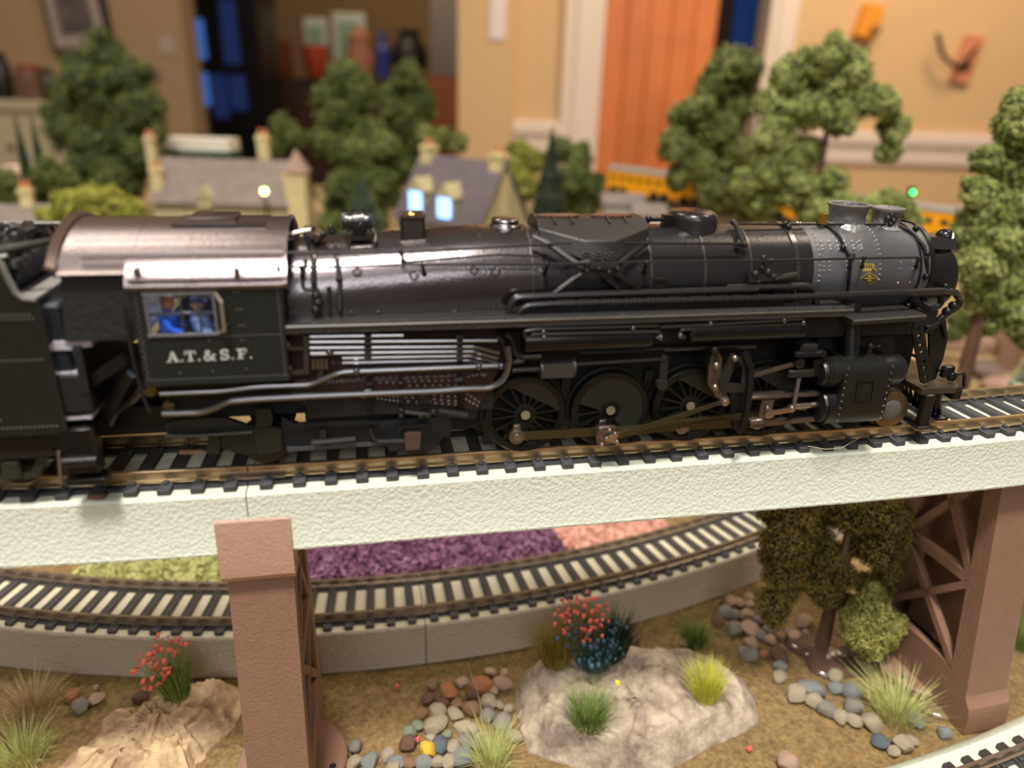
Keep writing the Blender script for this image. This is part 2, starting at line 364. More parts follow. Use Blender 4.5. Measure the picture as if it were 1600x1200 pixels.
# ------------------------------------------------------------------ steam locomotive
LO = thing('steam_locomotive', 'black model steam locomotive with bare riveted boiler and white cab lettering, on the raised track', 'locomotive', OL, AL)
def L_(b, name, M, parent=None, **k): return b.build(name, M, parent or LO, **k)
BP = [(-60, 33.8, 12.0), (-50, 34.6, 11.8), (-40, 35.5, 11.5), (-32, 36.1, 11.4), (-22.5, 37.0, 11.2), (-10, 37.1, 11.0), (20, 37.3, 10.9), (50.5, 37.55, 10.8), (51, 37.6, 10.65), (79.8, 37.7, 10.65)]
def bprof(s):
    for (a, za, ra), (b, zb, rb) in zip(BP[:-1], BP[1:]):
        if a <= s <= b: t = (s-a)/(b-a); return za+(zb-za)*t, ra+(rb-ra)*t
    return (BP[0][1:] if s < BP[0][0] else BP[-1][1:])
def bring(s, dr=0, n=56, k=1.):
    zc, R = bprof(s); return [(s, cos(i*2*PI/n)*(R+dr)*k, zc+sin(i*2*PI/n)*(R+dr)*k) for i in range(n)]
def onb(s, a, dr=0):     # a = degrees up from the near side horizontal
    zc, R = bprof(s); a = math.radians(a); return (s, -cos(a)*(R+dr), zc+sin(a)*(R+dr))
def pb(x, y, dr=0):      # pixel -> angle on the boiler's near side
    best = None
    for a in range(-60, 100, 1):
        zc, R = bprof(best[1] if best else 0); pass
    d = ray(x, y); lo = None
    s = p(x, y, -9)[0]
    for it in range(6):
        zc, R = bprof(s); R += dr
        c0 = np.array([(CAM-OL)@E1, (CAM-OL)@E2, (CAM-OL)[2]]); dd = np.array([d@E1, d@E2, d[2]])
        A = dd[1]**2+dd[2]**2; B = 2*(c0[1]*dd[1]+(c0[2]-zc)*dd[2]); C_ = c0[1]**2+(c0[2]-zc)**2-R*R; D = B*B-4*A*C_
        t = (-B-math.sqrt(max(D, 0)))/(2*A); q = c0+dd*t; s = q[0]
    return tuple(q), (0, q[1], q[2]-zc)
rings = []
for a, b in zip(BP[:-3], BP[1:-2]):
    for t in np.linspace(a[0], b[0], 4)[:-1]: rings.append(bring(t))
rings.append(bring(50.5)); kf = next(i for i, r in enumerate(rings) if r[0][0] > -10.1); L_(MB().loft(rings[:kf+1]), 'boiler', BOIL); L_(MB().loft(rings[kf:]), 'boiler_front_shaded', BOILF)
L_(MB().loft([bring(50.6), bring(51, .12), bring(67.6, .12), bring(67.8, -.02), bring(79.8)]), 'smokebox', GRAPH)
L_(MB().loft([bring(79.6, -.05), bring(79.6, .4), bring(80.6, .4), bring(80.6, -.1), [(80.9, q[1]*.88, 35.9+(q[2]-37.7)*.84) for q in bring(84)], [(88.2, q[1]*.86, 35.8+(q[2]-37.7)*.80) for q in bring(84)], [(89.4, q[1]*.80, 35.8+(q[2]-37.7)*.74) for q in bring(84)], [(90.0, q[1]*.5, 36.6+(q[2]-37.7)*.5) for q in bring(84)]]), 'smokebox_front', BLACK)
def band(s, wd=.5, h=.18, M=BOIL, name='boiler_band', n=56):
    L_(MB().loft([bring(s-wd/2, -.2, n), bring(s-wd/2, h, n), bring(s+wd/2, h, n), bring(s+wd/2, -.2, n)]), name, M)
BANDF = mat('band_satin', (104, 100, 98), .3, metal=.8)
for x, y in ((528, 470), (618, 430), (757, 430), (833, 430), (1018, 420), (1102, 420), (1174, 420)):
    q, nn = pb(x, y); band(q[0], .7 if x < 560 else .4, .2, BOIL if x < 800 else BANDF)
q, nn = pb(1245, 400); band(q[0], 1.1, .3)
q, nn = pb(1325, 420); band(q[0], .5, .2, GRAPH)
q, nn = pb(1438, 400); band(q[0], .5, .3, BLACK)
# rivets
R_ = MB()
for a in range(0, 100, 6): 
    for s_ in (52.0, 66.8): R_.rivet(onb(s_, a, .12), onb(s_, a, 5)[0:1]+(-cos(math.radians(a)), sin(math.radians(a))), .3) if 0 else R_.rivet(onb(s_, a, .12), (0, -cos(math.radians(a)), sin(math.radians(a))), .3)
for k in range(6):
    for a in (47, 41, 37): R_.rivet(onb(53+k*1.9, a, .12), (0, -cos(math.radians(a)), sin(math.radians(a))), .42)
for s_ in (53, 54.4, 58.5, 62):
    for a in (12, 17, 22): R_.rivet(onb(s_, a, .12), (0, -cos(math.radians(a)), sin(math.radians(a))), .28)
for s_ in (72, 75): 
    for a in (-5, 12, 20): R_.rivet(onb(s_, a), (0, -cos(math.radians(a)), sin(math.radians(a))), .25)
L_(R_, 'rivets', mat('rivet_bright', (176, 176, 178), .3, metal=.7), kind='stuff')
R_ = MB()
for x, y in ((548, 488), (591, 488), (655, 488), (711, 487), (618, 499), (759, 497)): q, nn = pb(x, y); R_.rivet(q, nn, .42)
for s_ in np.arange(-59, 60, 2.3): R_.rivet(onb(s_, 93), (0, 0, 1), .16)
L_(R_, 'rivets', BOIL, kind='stuff')
for x, y in ((558, 426), (647, 431), (741, 422), (774, 425)):     # wash-out plugs
    q, nn = pb(x, y); nv = np.array(nn)/np.linalg.norm(nn)
    L_(MB().lathe(np.array(q)-nv*.2, nv, [(0, .95), (.35, .95), (.5, .75), (.35, .6), (.35, .4), (.75, .35)], 14), 'washout_plug', BOIL)
# running boards
def slab(pts, w0, w1, th, name, M, lip=True):
    b = MB()
    for (a, c) in zip(pts[:-1], pts[1:]): b.add([(a[0], w0, a[2]), (c[0], w0, c[2]), (c[0], w1, c[2]), (a[0], w1, a[2]), (a[0], w0, a[2]-th), (c[0], w0, c[2]-th), (c[0], w1, c[2]-th), (a[0], w1, a[2]-th)], [(3, 2, 1, 0), (4, 5, 6, 7), (0, 1, 5, 4), (1, 2, 6, 5), (2, 3, 7, 6), (3, 0, 4, 7)])
    return L_(b, name, M)
TREAD = mat('tread_plate', (74, 72, 71), .36, metal=.6, bump=.5, bs=1600)
rb = [p(445, 510, -17.3), p(800, 500, -17.3), p(1334, 483, -17.3)]
for sg in (-1, 1):
    slab(rb, sg*17.3, sg*7, 1.5, 'running_board', TREAD)
    fb = [p(1332, 500, -17), p(1448, 492, -17)]
    slab(fb, sg*17, sg*6, 1.2, 'front_running_board', TREAD)
for pts in (((447, 511), (800, 501)), ((800, 501), (1333, 484)), ((1333, 501), (1447, 493))): pipe_e = L_(MB().tube([p(*pts[0], -17.4), p(*pts[1], -17.4)], .22, 6), 'board_edge', mat('edge_steel', (140, 136, 132), .25, metal=.85) if 'edge_steel' not in bpy.data.materials else bpy.data.materials['edge_steel'])
# thick girder under the board (dark)
L_(MB().box((-59, -12, 25), (83, 12, 30.5)), 'frame_girder', DARK)
L_(MB().box((-59, -6.2, 4.6), (84, 6.2, 26)), 'main_frame', DARK)
# pipes: pixel path, w, radius
def pipe(pts, w, r, name='pipe', M=PIPE, rnd=1.2, n=8, both=False):
    P_ = [p(x, y, (w if not isinstance(w, (list, tuple)) else w[i])) for i, (x, y) in enumerate(pts)]
    return L_(MB().tube(P_, r, n, rnd), name, M)
pipe([(798, 503), (795, 480), (806, 464), (860, 462), (1184, 452)], -13.0, .75, rnd=3, name='air_pipe')
pipe([(1135, 450), (1262, 447), (1273, 454), (1275, 476)], -12.6, .8, rnd=3, name='air_pipe')
coil = [p(1270, 463, -13.8), p(1478, 455, -13.8)]
pipe([(808, 500), (810, 487), (822, 477), (868, 474), (1270, 463), (1475, 455), (1492, 457)], -13.8, .62, rnd=2.5, name='coil_pipe')
b = MB()
a_, c_ = np.array(p(868, 474, -13.8)), np.array(p(1270, 463, -13.8)); e_ = np.array(p(1475, 455, -13.8))
for A, B, k in ((a_, c_, 60), (c_, e_, 62)):
    for i in range(k):
        q = A+(B-A)*(i+.5)/k; d = (B-A)/np.linalg.norm(B-A)
        if A is a_ and i % 5 == 4: continue
        b.cyl(q-d*.22, q+d*.22, .82, n=8)
L_(b, 'pipe_coil', PIPE, kind='stuff')
L_(MB().bar(p(812, 494, -13), p(1225, 476, -13), .8, 3.2), 'cooler_box', BLACK)
b = MB()
for A, B, k in (((470, 506), (795, 497), 70), ((812, 499), (1330, 480), 105)):
    A = np.array(p(*A, -16.6)); B = np.array(p(*B, -16.6))
    for i in range(k): b.rivet(A+(B-A)*i/k+np.array([0, 0, .0]), (0, -.4, 1), .3)
L_(b, 'rivets', TREAD, kind='stuff')
# handrails and stanchions
RODM = mat('handrail_dark', (50, 48, 48), .3, metal=.5)
pipe([(447, 395), (625, 394), (893, 380)], [-12.6, -12.6, -11.6], .27, 'handrail', RODM, 0, 6)
pipe([(447, 417), (530, 417), (660, 413), (855, 413), (1010, 409), (1204, 407), (1330, 404), (1448, 402)], -13.2, .26, 'handrail', RODM, 0, 6)
pipe([(975, 380), (1163, 381)], -10.5, .27, 'handrail', RODM, 0, 6)
pipe([(632, 410), (780, 398), (840, 400)], -12.4, .25, 'handrail', RODM, 0, 6)
pipe([(1150, 350), (1396, 351)], [-3, -3], .28, 'handrail', RODM, 0, 6)
for x, y in ((470, 418), (627, 394), (660, 414), (855, 413), (1010, 411), (1350, 403), (1435, 403), (1330, 404)):
    q = p(x, y, -13.2); e, nn = pb(x-4 if x > 700 else x+3, y+14)
    b = MB(); b.tube([q, np.array(e)], .34, 7); b.sph(q, .55, 8, 5); b.sph(e, .6, 8, 5); L_(b, 'stanchion', BLACK)
# turret / injector pipes behind cab
def bpipe(pts, r, dr, name='pipe', M=PIPE): return L_(MB().tube([pb(x, y, dr)[0] for x, y in pts], r, 8, 1), name, M)
bpipe([(486, 372), (490, 400), (490, 440), (494, 470), (500, 500)], .55, .6)
bpipe([(519, 362), (526, 400), (531, 440), (532, 490)], .5, .5)
bpipe([(478, 405), (472, 440), (474, 452), (498, 452)], .35, .4)
bpipe([(514, 448), (516, 500)], .45, .3)
b = MB()
for x, y in ((494, 462), (494, 484), (497, 473), (530, 437)): q, nn = pb(x, y, .8); b.sph(q, 1.0 if x < 520 else .7, 8, 5)
for k in range(8): q, nn = pb(531, 445+k*5.5, .9); b.sph(q, .42, 6, 4)
L_(b, 'valve_cluster', STEELD)
b = MB(); q = pb(493, 366, 0)[0]; b.lathe((q[0]-1.2, -3.0, q[2]-2), (.35, -.2, 1), [(0, 1.0), (1.6, 1.2), (3.4, 2.2), (4.2, 2.0), (4.6, 1.0)], 14); L_(b, 'turret_valve', ROOF)
L_(MB().tube([p(452, 366, -5), p(486, 359, -5)], .45, 8), 'pipe', BRIGHT)
b = MB()
for x, y in ((487, 357), (517, 356), (519, 362), (505, 366)): b.sph(p(x, y, -4.5), .7, 8, 5)
b.tube([p(502, 370, -4.5), p(519, 357, -4.5)], .35, 6); L_(b, 'valve_cluster', STEELD)
# generator
b = MB(); A = np.array(p(533, 347, -4)); B = np.array(p(583, 345, -4)); d = (B-A); Ln = np.linalg.norm(d)
b.lathe(A, d, [(0, .8), (.1, 1.7), (.6, 1.9), (1.3, 1.9), (1.5, 1.55), (2.1, 1.55), (2.3, 1.85), (3.6, 1.95), (3.8, 2.15), (4.4, 2.15), (4.5, 1.5), (5.2, 1.5), (5.3, 1.9), (6.0, 1.8), (Ln, .9)], 18)
b.box((A[0]+1.6, -5.2, A[2]-3.4), (A[0]+5.6, -2.4, A[2]-2.7)); b.box((A[0]+2, -4.8, A[2]-3), (A[0]+4.9, -3, A[2]-1))
for k in (2.4, 4.3, 5.6): b.cyl((A[0]+k, -4, A[2]+1.4), (A[0]+k, -4, A[2]+2.5), .32, n=8)
b.tube([(A[0]+Ln-1, -4.6, A[2]-.3), (A[0]+Ln+.5, -5.5, A[2]-2), (A[0]+Ln+.2, -6.5, A[2]-3.4)], .3, 6, .6); L_(b, 'dynamo', mat('dynamo_metal', (74, 74, 72), .25, metal=.75))
# square box with glowing opening
q0 = p(627, 371, -4.5); q1 = p(664, 367, -4.5); zt = p(627, 340, -4.5)[2]; x0, x1 = q0[0], q1[0]
b = MB(); b.box((x0, -4.6, q0[2]-1.5), (x1, -4.1, zt)); b.box((x0, -.4, q0[2]-1.5), (x1, .1, zt)); b.box((x0, -4.6, q0[2]-1.5), (x0+.5, .1, zt)); b.box((x1-.5, -4.6, q0[2]-1.5), (x1, .1, zt))
bx = L_(b, 'safety_valve_box', mat('box_brown', (44, 38, 36), .45))
for A, B in (((x0-.2, -4.8), (x1+.2, -4.1)), ((x0-.2, -.4), (x1+.2, .3)), ((x0-.2, -4.1), (x0+.5, -.4)), ((x1-.5, -4.1), (x1+.2, -.4))):
    MB().box((A[0], A[1], zt-.1), (B[0], B[1], zt+.5)).build('rim', mat('box_rim', (84, 70, 60), .4, metal=.4) if 'box_rim' not in bpy.data.materials else bpy.data.materials['box_rim'], bx)
MB().box((x0-.3, -4.9, q0[2]-.9), (x1+.3, -3.9, q0[2]-.2)).build('foot_flange', BOIL, bx)
b = MB(); mx_ = (x0+x1)/2
for dx, dy, h_ in ((-.3, -2.2, 1.5), (.25, -1.9, 1.1), (0, -2.5, .9)): b.lathe((mx_+dx, dy, zt-1.3), (0, 0, 1), [(0, .75), (.6, .6), (.6+h_, .12)], 8)
b.build('lit_bulb', mat('warm_glow', (255, 196, 110), .5, emit=3.5), bx)
# domes
def vdome(s, prof, name, M, sy=1., n=32, w=0, zb=0):
    b = MB(); b.loft([[(s+r*cos(i*2*PI/n), w+r*sy*sin(i*2*PI/n), z+zb*(1-abs(sin(i*2*PI/n)))*0) for i in range(n)] for z, r in prof]); return L_(b, name, M, ang=50)
s_ = p(789, 350, 0)[0]; vdome(s_, [(45.5, 3.6), (47.9, 3.6), (48.4, 3.2), (48.6, 2.9), (48.9, 2.8), (49.2, 3.0), (49.7, 2.7), (49.9, 1.8), (50.0, .3)], 'turret_cover', BOIL)
s_ = p(1081, 350, 0)[0]
b = MB(); n = 40; prof = [(42.0, 7.4, 9.4), (44.4, 6.5, 7.6), (45.3, 5.8, 6.3), (46.3, 5.4, 5.8), (49.6, 5.4, 5.8), (50.5, 5.15, 5.5), (51.1, 4.5, 4.8), (51.4, 3.2, 3.4), (51.45, .2, .2)]
b.loft([[(s_+rx*cos(i*2*PI/n), ry*sin(i*2*PI/n), z) for i in range(n)] for z, rx, ry in prof]); L_(b, 'steam_dome', mat('dome_black', (60, 58, 58), .22, metal=.7, bump=.15, bs=900), ang=60)
b = MB(); b.cyl(p(1015, 343, -1.5), p(1042, 343, -1.5), .42, n=8); b.box((s_-7.6, -2.6, 47.6), (s_-5.6, -.6, 50.6)); b.sph(p(1013, 342, -1.5), .8, 8, 5); b.cyl(p(1013, 338, -1.5), p(1013, 349, -1.5), .3, n=6); L_(b, 'whistle_rod', BLACK)
# hexagonal sand box saddling the boiler
SBX = mat('sandbox_satin', (38, 34, 31), .42, metal=.25, bump=.2, bs=2600)
zc = 37.1; Xa, Xb = p(838, 349, -3)[0], p(1008, 352, -3)[0]; Xc, Xd = p(911, 374, -8)[0], p(958, 373, -8)[0]
zt, wt = 50.1, 3.2; wm, zm = 9.2, 46.6; wb, zb = 10.9, 42.4
b = MB(); pts = []
for sg in (-1, 1):
    pass
V = []
for sg in (-1, 1): V += [(Xa, sg*wt, zt), (Xb, sg*wt, zt), (Xa-.2, sg*5.4, zt-1.7), (Xc, sg*wm, zm), (Xd, sg*wm, zm), (Xb+.2, sg*5.4, zt-1.7), (Xa+.3, sg*6.4, zt-4.4), (Xc+.6, sg*wb, zb), (Xd-.4, sg*wb, zb), (Xb-.3, sg*6.4, zt-4.4), (Xa+1.2, sg*6, zt-7), (Xb-1.2, sg*6, zt-7)]
def q_(k, i): return k*12+i
F_ = []
for k in (0, 1):
    Fk = [(0, 2, 3, 4, 5, 1), (2, 6, 7, 3), (3, 7, 8, 4), (4, 8, 9, 5)]
    F_ += [tuple(q_(k, i) for i in (f if k == 0 else f[::-1])) for f in Fk]
F_ += [(q_(0, 0), q_(0, 1), q_(1, 1), q_(1, 0)), (q_(0, 0), q_(1, 0), q_(1, 2), q_(1, 6), q_(0, 6), q_(0, 2)), (q_(0, 1), q_(0, 5), q_(0, 9), q_(1, 9), q_(1, 5), q_(1, 1)), (q_(0, 6), q_(1, 6), q_(1, 7), q_(1, 8), q_(1, 9), q_(0, 9), q_(0, 8), q_(0, 7))]
b.add(V, F_); sb = L_(b, 'sand_box', SBX, ang=20)
md = sb.modifiers.new('bevel', 'BEVEL'); md.width = .00028; md.segments = 2; md.limit_method = 'ANGLE'; md.angle_limit = .4
for cx in (870, 953):
    q = p(cx, 333, 0); b = MB(); n = 24; b.loft([[(q[0]+4.6*cos(i*2*PI/n), -1.2+1.9*sin(i*2*PI/n), z) for i in range(n)] for z in (zt-.1, zt+.45)]); lid = b.build('hatch_lid', mat('lid_brown', (92, 66, 58), .4, metal=.3), sb)
    for dx in (-1.8, 2.0): MB().bar((q[0]+dx, -2.8, zt+.5), (q[0]+dx+.5, -4.6, zt-.8), .4, .3).build('latch', SBX, lid)
b = MB()
for x in (917, 934, 952):
    q = p(x, 401, -11.4)
    for i in range(7): b.rivet((q[0]+.75*cos(i*PI/3.5), -11.2, q[2]+.75*sin(i*PI/3.5)), (0, -1, .2), .34)
    b.rivet((q[0], -11.2, q[2]), (0, -1, .2), .4)
L_(b, 'nut_cluster', STEELD, kind='stuff')
pipe([(832, 369), (852, 378), (902, 413), (915, 417), (957, 418), (968, 412), (1004, 383), (1016, 377)], [-9.5, -10.2, -12.2, -12.4, -12.4, -12.2, -10.2, -9.5], .62, 'sand_pipe', PIPE, 1)
pipe([(908, 427), (866, 458)], -12.8, .5, 'sand_pipe', PIPE, 0); pipe([(936, 425), (968, 452)], -12.8, .5, 'sand_pipe', BLACK, 0); pipe([(960, 426), (1000, 452)], -12.8, .5, 'sand_pipe', BLACK, 0)
pipe([(905, 411), (920, 408)], -12.6, .55, 'sand_pipe', PIPE, 0)
b = MB()
for x, y in ((917, 415), (917, 423), (936, 420), (952, 425), (965, 420)): b.sph(p(x, y, -12.8), .62, 8, 5)
L_(b, 'sand_trap', STEELD)
# bell hanger bar and pipes at front
b = MB(); b.tube([p(1146, 346, -3), p(1150, 352, -4), p(1163, 382, -9.5)], .55, 8, .5)
for x, y, w_ in ((1146, 347, -3), (1163, 382, -9.5), (1154, 380, -9.3)): b.sph(p(x, y, w_), .75, 8, 5)
L_(b, 'rod_bracket', STEELD)
bpipe([(1290, 352), (1310, 368), (1322, 392), (1329, 410), (1326, 440), (1322, 470)], .42, .4, 'steam_pipe', BLACK)
bpipe([(1396, 349), (1425, 362), (1444, 385), (1449, 410), (1447, 470)], .4, .5, 'steam_pipe', BLACK)
b = MB()
for x, y in ((1227, 350), (1232, 355), (1280, 348), (1317, 387), (1331, 400), (1431, 357), (1449, 397), (1447, 432), (1196, 470), (1205, 475)): b.sph(pb(x, y, .5)[0], .75, 8, 5)
L_(b, 'pipe_joint', BLACK)
# check valve group right of centre
b = MB()
for x, y, r in ((1193, 403, .7), (1197, 410, .8), (1190, 418, .6), (1180, 428, .9), (1200, 425, .9), (1208, 432, .7), (1185, 440, .6), (1205, 407, .5)): b.sph(p(x, y, -12.6), r, 8, 5)
b.bar(p(1168, 436, -12.4), p(1220, 432, -12.4), 1.2, 1.4); b.tube([p(1193, 403, -12.6), p(1197, 436, -12.4)], .5, 6); b.tube([p(1208, 436, -12.5), p(1244, 430, -12.5)], .8, 8); b.tube([p(1185, 450, -12.5), p(1185, 425, -12.5)], .4, 6)
L_(b, 'check_valve', STEELD)
b = MB(); a1, n1 = pb(1018, 440, .1), 0; b.bar(pb(1018, 436, .2)[0], pb(1044, 436, .2)[0], .5, .4); b.bar(pb(1018, 448, .2)[0], pb(1044, 448, .2)[0], .5, .4)
for x in (1021, 1041): b.bar(pb(x, 434, .3)[0], pb(x, 450, .3)[0], .4, .5)
L_(b, 'step_bracket', STEELD)
# stacks
GREYM = mat('stack_grey', (128, 128, 128), .42, metal=.6, bump=.5, bs=1200)
s_ = p(1322, 345, 0)[0]
L_(MB().lathe((s_, 0, 0), (0, 0, 1), [(44.5, 6.0), (47.0, 5.4), (48.0, 4.6), (48.6, 4.05), (50.2, 3.95), (51.8, 4.3), (52.3, 4.75), (52.7, 4.8), (52.8, 4.3), (52.6, 3.9), (50.0, 3.4), (48.2, 3.3), (48.1, .1)], 32), 'smoke_stack', GREYM)
L_(MB().lathe((s_, 0, 48.3), (0, 0, 1), [(0, 3.2), (.1, 3.2)], 20), 'stack_throat', DARK)
s_ = p(1380, 350, 0)[0]
L_(MB().lathe((s_, -.5, 0), (0, 0, 1), [(45.5, 4.6), (47.4, 4.4), (47.8, 3.6), (48.6, 3.1), (50.8, 3.2), (51.4, 3.7), (51.9, 3.7), (52.0, 3.2), (51.7, 2.8), (51.6, .1)], 26), 'heater_cap', GREYM)
b = MB()
for x, y, r in ((1387, 341, .8), (1393, 336, .6), (1396, 345, .7), (1400, 339, .5), (1391, 350, .6)): b.sph(p(x, y, -3.6), r, 8, 5)
L_(b, 'valve_cluster', STEELD)
b = MB(); b.cyl(p(1284, 350, -3.4), p(1288, 334, -3.4), .85, n=12); L_(b, 'brass_whistle', BRASS)
# headlight
q = np.array(p(1475, 371, -1.0)); b = MB(); ax = np.array([.80, -.60, 0])
b.lathe(q-ax*1.9, ax, [(0, .3), (.1, 1.1), (.7, 1.75), (1.5, 2.1), (2.5, 2.1), (3.1, 1.8), (3.4, 1.55), (3.4, 1.2)], 20)
b.box((q[0]-2, -1.2, q[2]-3.4), (q[0]+1.4, .8, q[2]-1.7)); hl = L_(b, 'headlight', mat('headlight_black', (40, 38, 40), .2, metal=.5))
MB().lathe(q+ax*1.52, ax, [(0, 1.35), (.25, 1.2), (.45, .7), (.5, .1)], 18).build('lens', mat('lamp_lens', (236, 240, 248), .2, emit=1.6), hl)
b = MB(); q2 = p(1448, 384, -7); b.add([(80.5, -7.0, 43.6), (87.5, -6.0, 43.2), (91.8, -3, 42.6), (91.8, 3, 42.6), (80.5, 7.0, 43.6), (80.5, -4.4, 45.9), (91.0, -2.6, 45.2), (91.0, 2.6, 45.2), (80.5, 4.4, 45.9)],
    [(0, 1, 6, 5), (1, 2, 6), (2, 3, 7, 6), (3, 4, 8, 7), (5, 6, 7, 8)]); L_(b, 'headlight_bracket', BOILF)
# number plate and diamond builder's emblem on the smokebox (flat prints on small plates)
def splate(poly, name, M, dr, parent=None):   # poly of pixels -> thin plate lying on the boiler surface
    A = [pb(x, y, dr)[0] for x, y in poly]; B = [pb(x, y, dr+.12)[0] for x, y in poly]; n = len(A)
    b = MB(); b.add(A+B, [tuple(range(n-1, -1, -1)), tuple(range(n, 2*n))]+[(i, (i+1) % n, n+(i+1) % n, n+i) for i in range(n)])
    for f in (0,): pass
    return L_(b, name, M, parent)
GOLD = mat('emblem_gold', (196, 164, 74), .4, metal=.4)
def dia(cx, cy, a, h_): return [(cx-a, cy), (cx, cy-h_), (cx+a, cy), (cx, cy+h_)]
splate(dia(1358.5, 435, 14, 10), 'diamond_emblem', GOLD, .02)
splate(dia(1358.5, 435, 12, 8.4), 'emblem_field', DARK, .16)
for pl in ([(1357.5, 428.5), (1359.5, 428.5), (1359.5, 441.5), (1357.5, 441.5)], [(1350, 434), (1367, 434), (1367, 436), (1350, 436)], [(1354, 431), (1363, 431), (1363, 432.3), (1354, 432.3)], [(1354, 438), (1363, 438), (1363, 439.3), (1354, 439.3)]):
    splate(pl, 'emblem_lettering', GOLD, .3)
splate([(1345, 412), (1365, 412), (1366.5, 417), (1346.5, 417)], 'number_plate', GOLD, .02)
splate([(1347, 419), (1368, 419), (1369, 423.5), (1348, 423.5)], 'number_plate', GOLD, .02)
for x in (1350, 1354, 1358, 1362): splate([(x-1, 413.2), (x+1, 413.2), (x+1.3, 415.8), (x-.7, 415.8)], 'number_digit', DARK, .18)
splate([(1362, 420.5), (1367, 420.5), (1367.5, 422.5), (1362.5, 422.5)], 'number_digit', DARK, .18)
# smokebox front piping
pipe([(1492, 457), (1500, 468), (1496, 480), (1478, 490), (1460, 508), (1444, 513)], [-11, -9, -9, -10, -11, -12], .85, 'front_pipe', BLACK, 2)
pipe([(1441, 484), (1458, 483), (1470, 476), (1471, 462)], -10.5, .7, 'front_pipe', BLACK, 1.5)
b = MB()
for x, y, r in ((1480, 487, 1.2), (1490, 478, 1.2), (1457, 484, .9), (1444, 480, .8), (1432, 472, .9), (1419, 478, .7), (1486, 455, .9), (1477, 448, .9)): b.sph(p(x, y, -10.5), r, 8, 5)
b.bar(p(1426, 468, -12), p(1450, 482, -12), .9, .9); L_(b, 'pipe_elbow', BLACK)
b = MB(); b.tube([pb(1425, 474, .6)[0], pb(1446, 484, .6)[0]], .5, 6); L_(b, 'brace_clip', STEELD)
# ------------------------------------------------------------------ cab
CS0, CS1 = p(213, 520, -17.5)[0], p(446, 520, -17.5)[0]; CZ0 = 22.7; CZ1 = 40.6
W0, W1 = p(229, 490, -17.5)[0], p(337, 490, -17.5)[0]; WZ0, WZ1 = 32.1, 39.6
def cabside(sg, name='cab_side'):
    b = MB(); a, c = sg*17.5, sg*16.9
    lo, hi = min(a, c), max(a, c)
    for x0, x1, z0, z1 in ((CS0, CS1, CZ0, WZ0), (CS0, W0, WZ0, WZ1), (W1, CS1, WZ0, WZ1), (CS0, CS1, WZ1, CZ1)): b.box((x0, lo, z0), (x1, hi, z1))
    return L_(b, name, CABG)
cabside(-1); cabside(1)
L_(MB().box((CS1-.6, -16.9, 24), (CS1, 16.9, 44)), 'cab_front', DARK)
L_(MB().box((CS0, -16.8, 22.6), (CS1, 16.8, 23.6)), 'cab_floor', DARK)
L_(MB().box((CS0+2, -16.8, 23.6), (CS0+2.4, 16.8, 31)), 'cab_rear_panel', DARK)
b = MB(); b.add([(-98, -16.4, 31), (CS0, -16.4, 31), (CS0, -16.4, 43.5), (-96.5, -16.4, 43.5), (-98, -16, 31), (CS0, -16, 31), (CS0, -16, 43.5), (-96.5, -16, 43.5)], [(0, 1, 2, 3), (7, 6, 5, 4), (0, 4, 5, 1), (1, 5, 6, 2), (2, 6, 7, 3), (3, 7, 4, 0)])
CURT = mat('cab_curtain', (26, 26, 26), .8, bump=.5, bs=900, var=.2, vs=400); L_(b, 'cab_curtain', CURT)
FR = mat('window_frame_grey', (150, 148, 150), .35, metal=.6)
wf = MB(); 
for z0, z1, x0, x1 in ((WZ0-.35, WZ0+.1, W0-.3, W1+.2), (WZ1-.15, WZ1+.2, W0-.3, W1+.2)): wf.box((x0, -17.85, z0), (x1, -17.3, z1))
wf.box((W0-.1, -17.7, WZ0), (W0+.25, -17.1, WZ1)); wf.box((W1-.25, -17.7, WZ0), (W1+.1, -17.1, WZ1))
WF = L_(wf, 'cab_window', FR)
PW = (W1-W0)/4; GL = mat('cab_glass', (120, 140, 170), .08, spec=.6, trans=.9)
for i in range(4):
    for j in range(2):
        x0 = W0+i*PW+.28; x1 = W0+(i+1)*PW-.28; z0 = WZ0+.25+j*(WZ1-WZ0)/2; z1 = z0+(WZ1-WZ0)/2-.5
        MB().box((x0, -17.2, z0), (x1, -17.12, z1)).build('pane', GL, WF)
b = MB()
for i in (1, 2, 3): b.box((W0+i*PW-.15, -17.5, WZ0), (W0+i*PW+.15, -17.0, WZ1))
b.box((W0, -17.5, (WZ0+WZ1)/2-.2), (W1, -17.0, (WZ0+WZ1)/2+.2)); b.build('muntin', mat('muntin_dark', (70, 72, 74), .4, metal=.3), WF)
b = MB(); b.tube([(W1+.3, -17.4, WZ1), (W1+1.5, -19.2, WZ1-1.3), (W1+1.5, -19.2, WZ0+.8), (W1+.3, -17.4, WZ0)], .34, 6, .3); b.build('wind_deflector', mat('deflector_tan', (150, 138, 120), .4, metal=.5), WF)
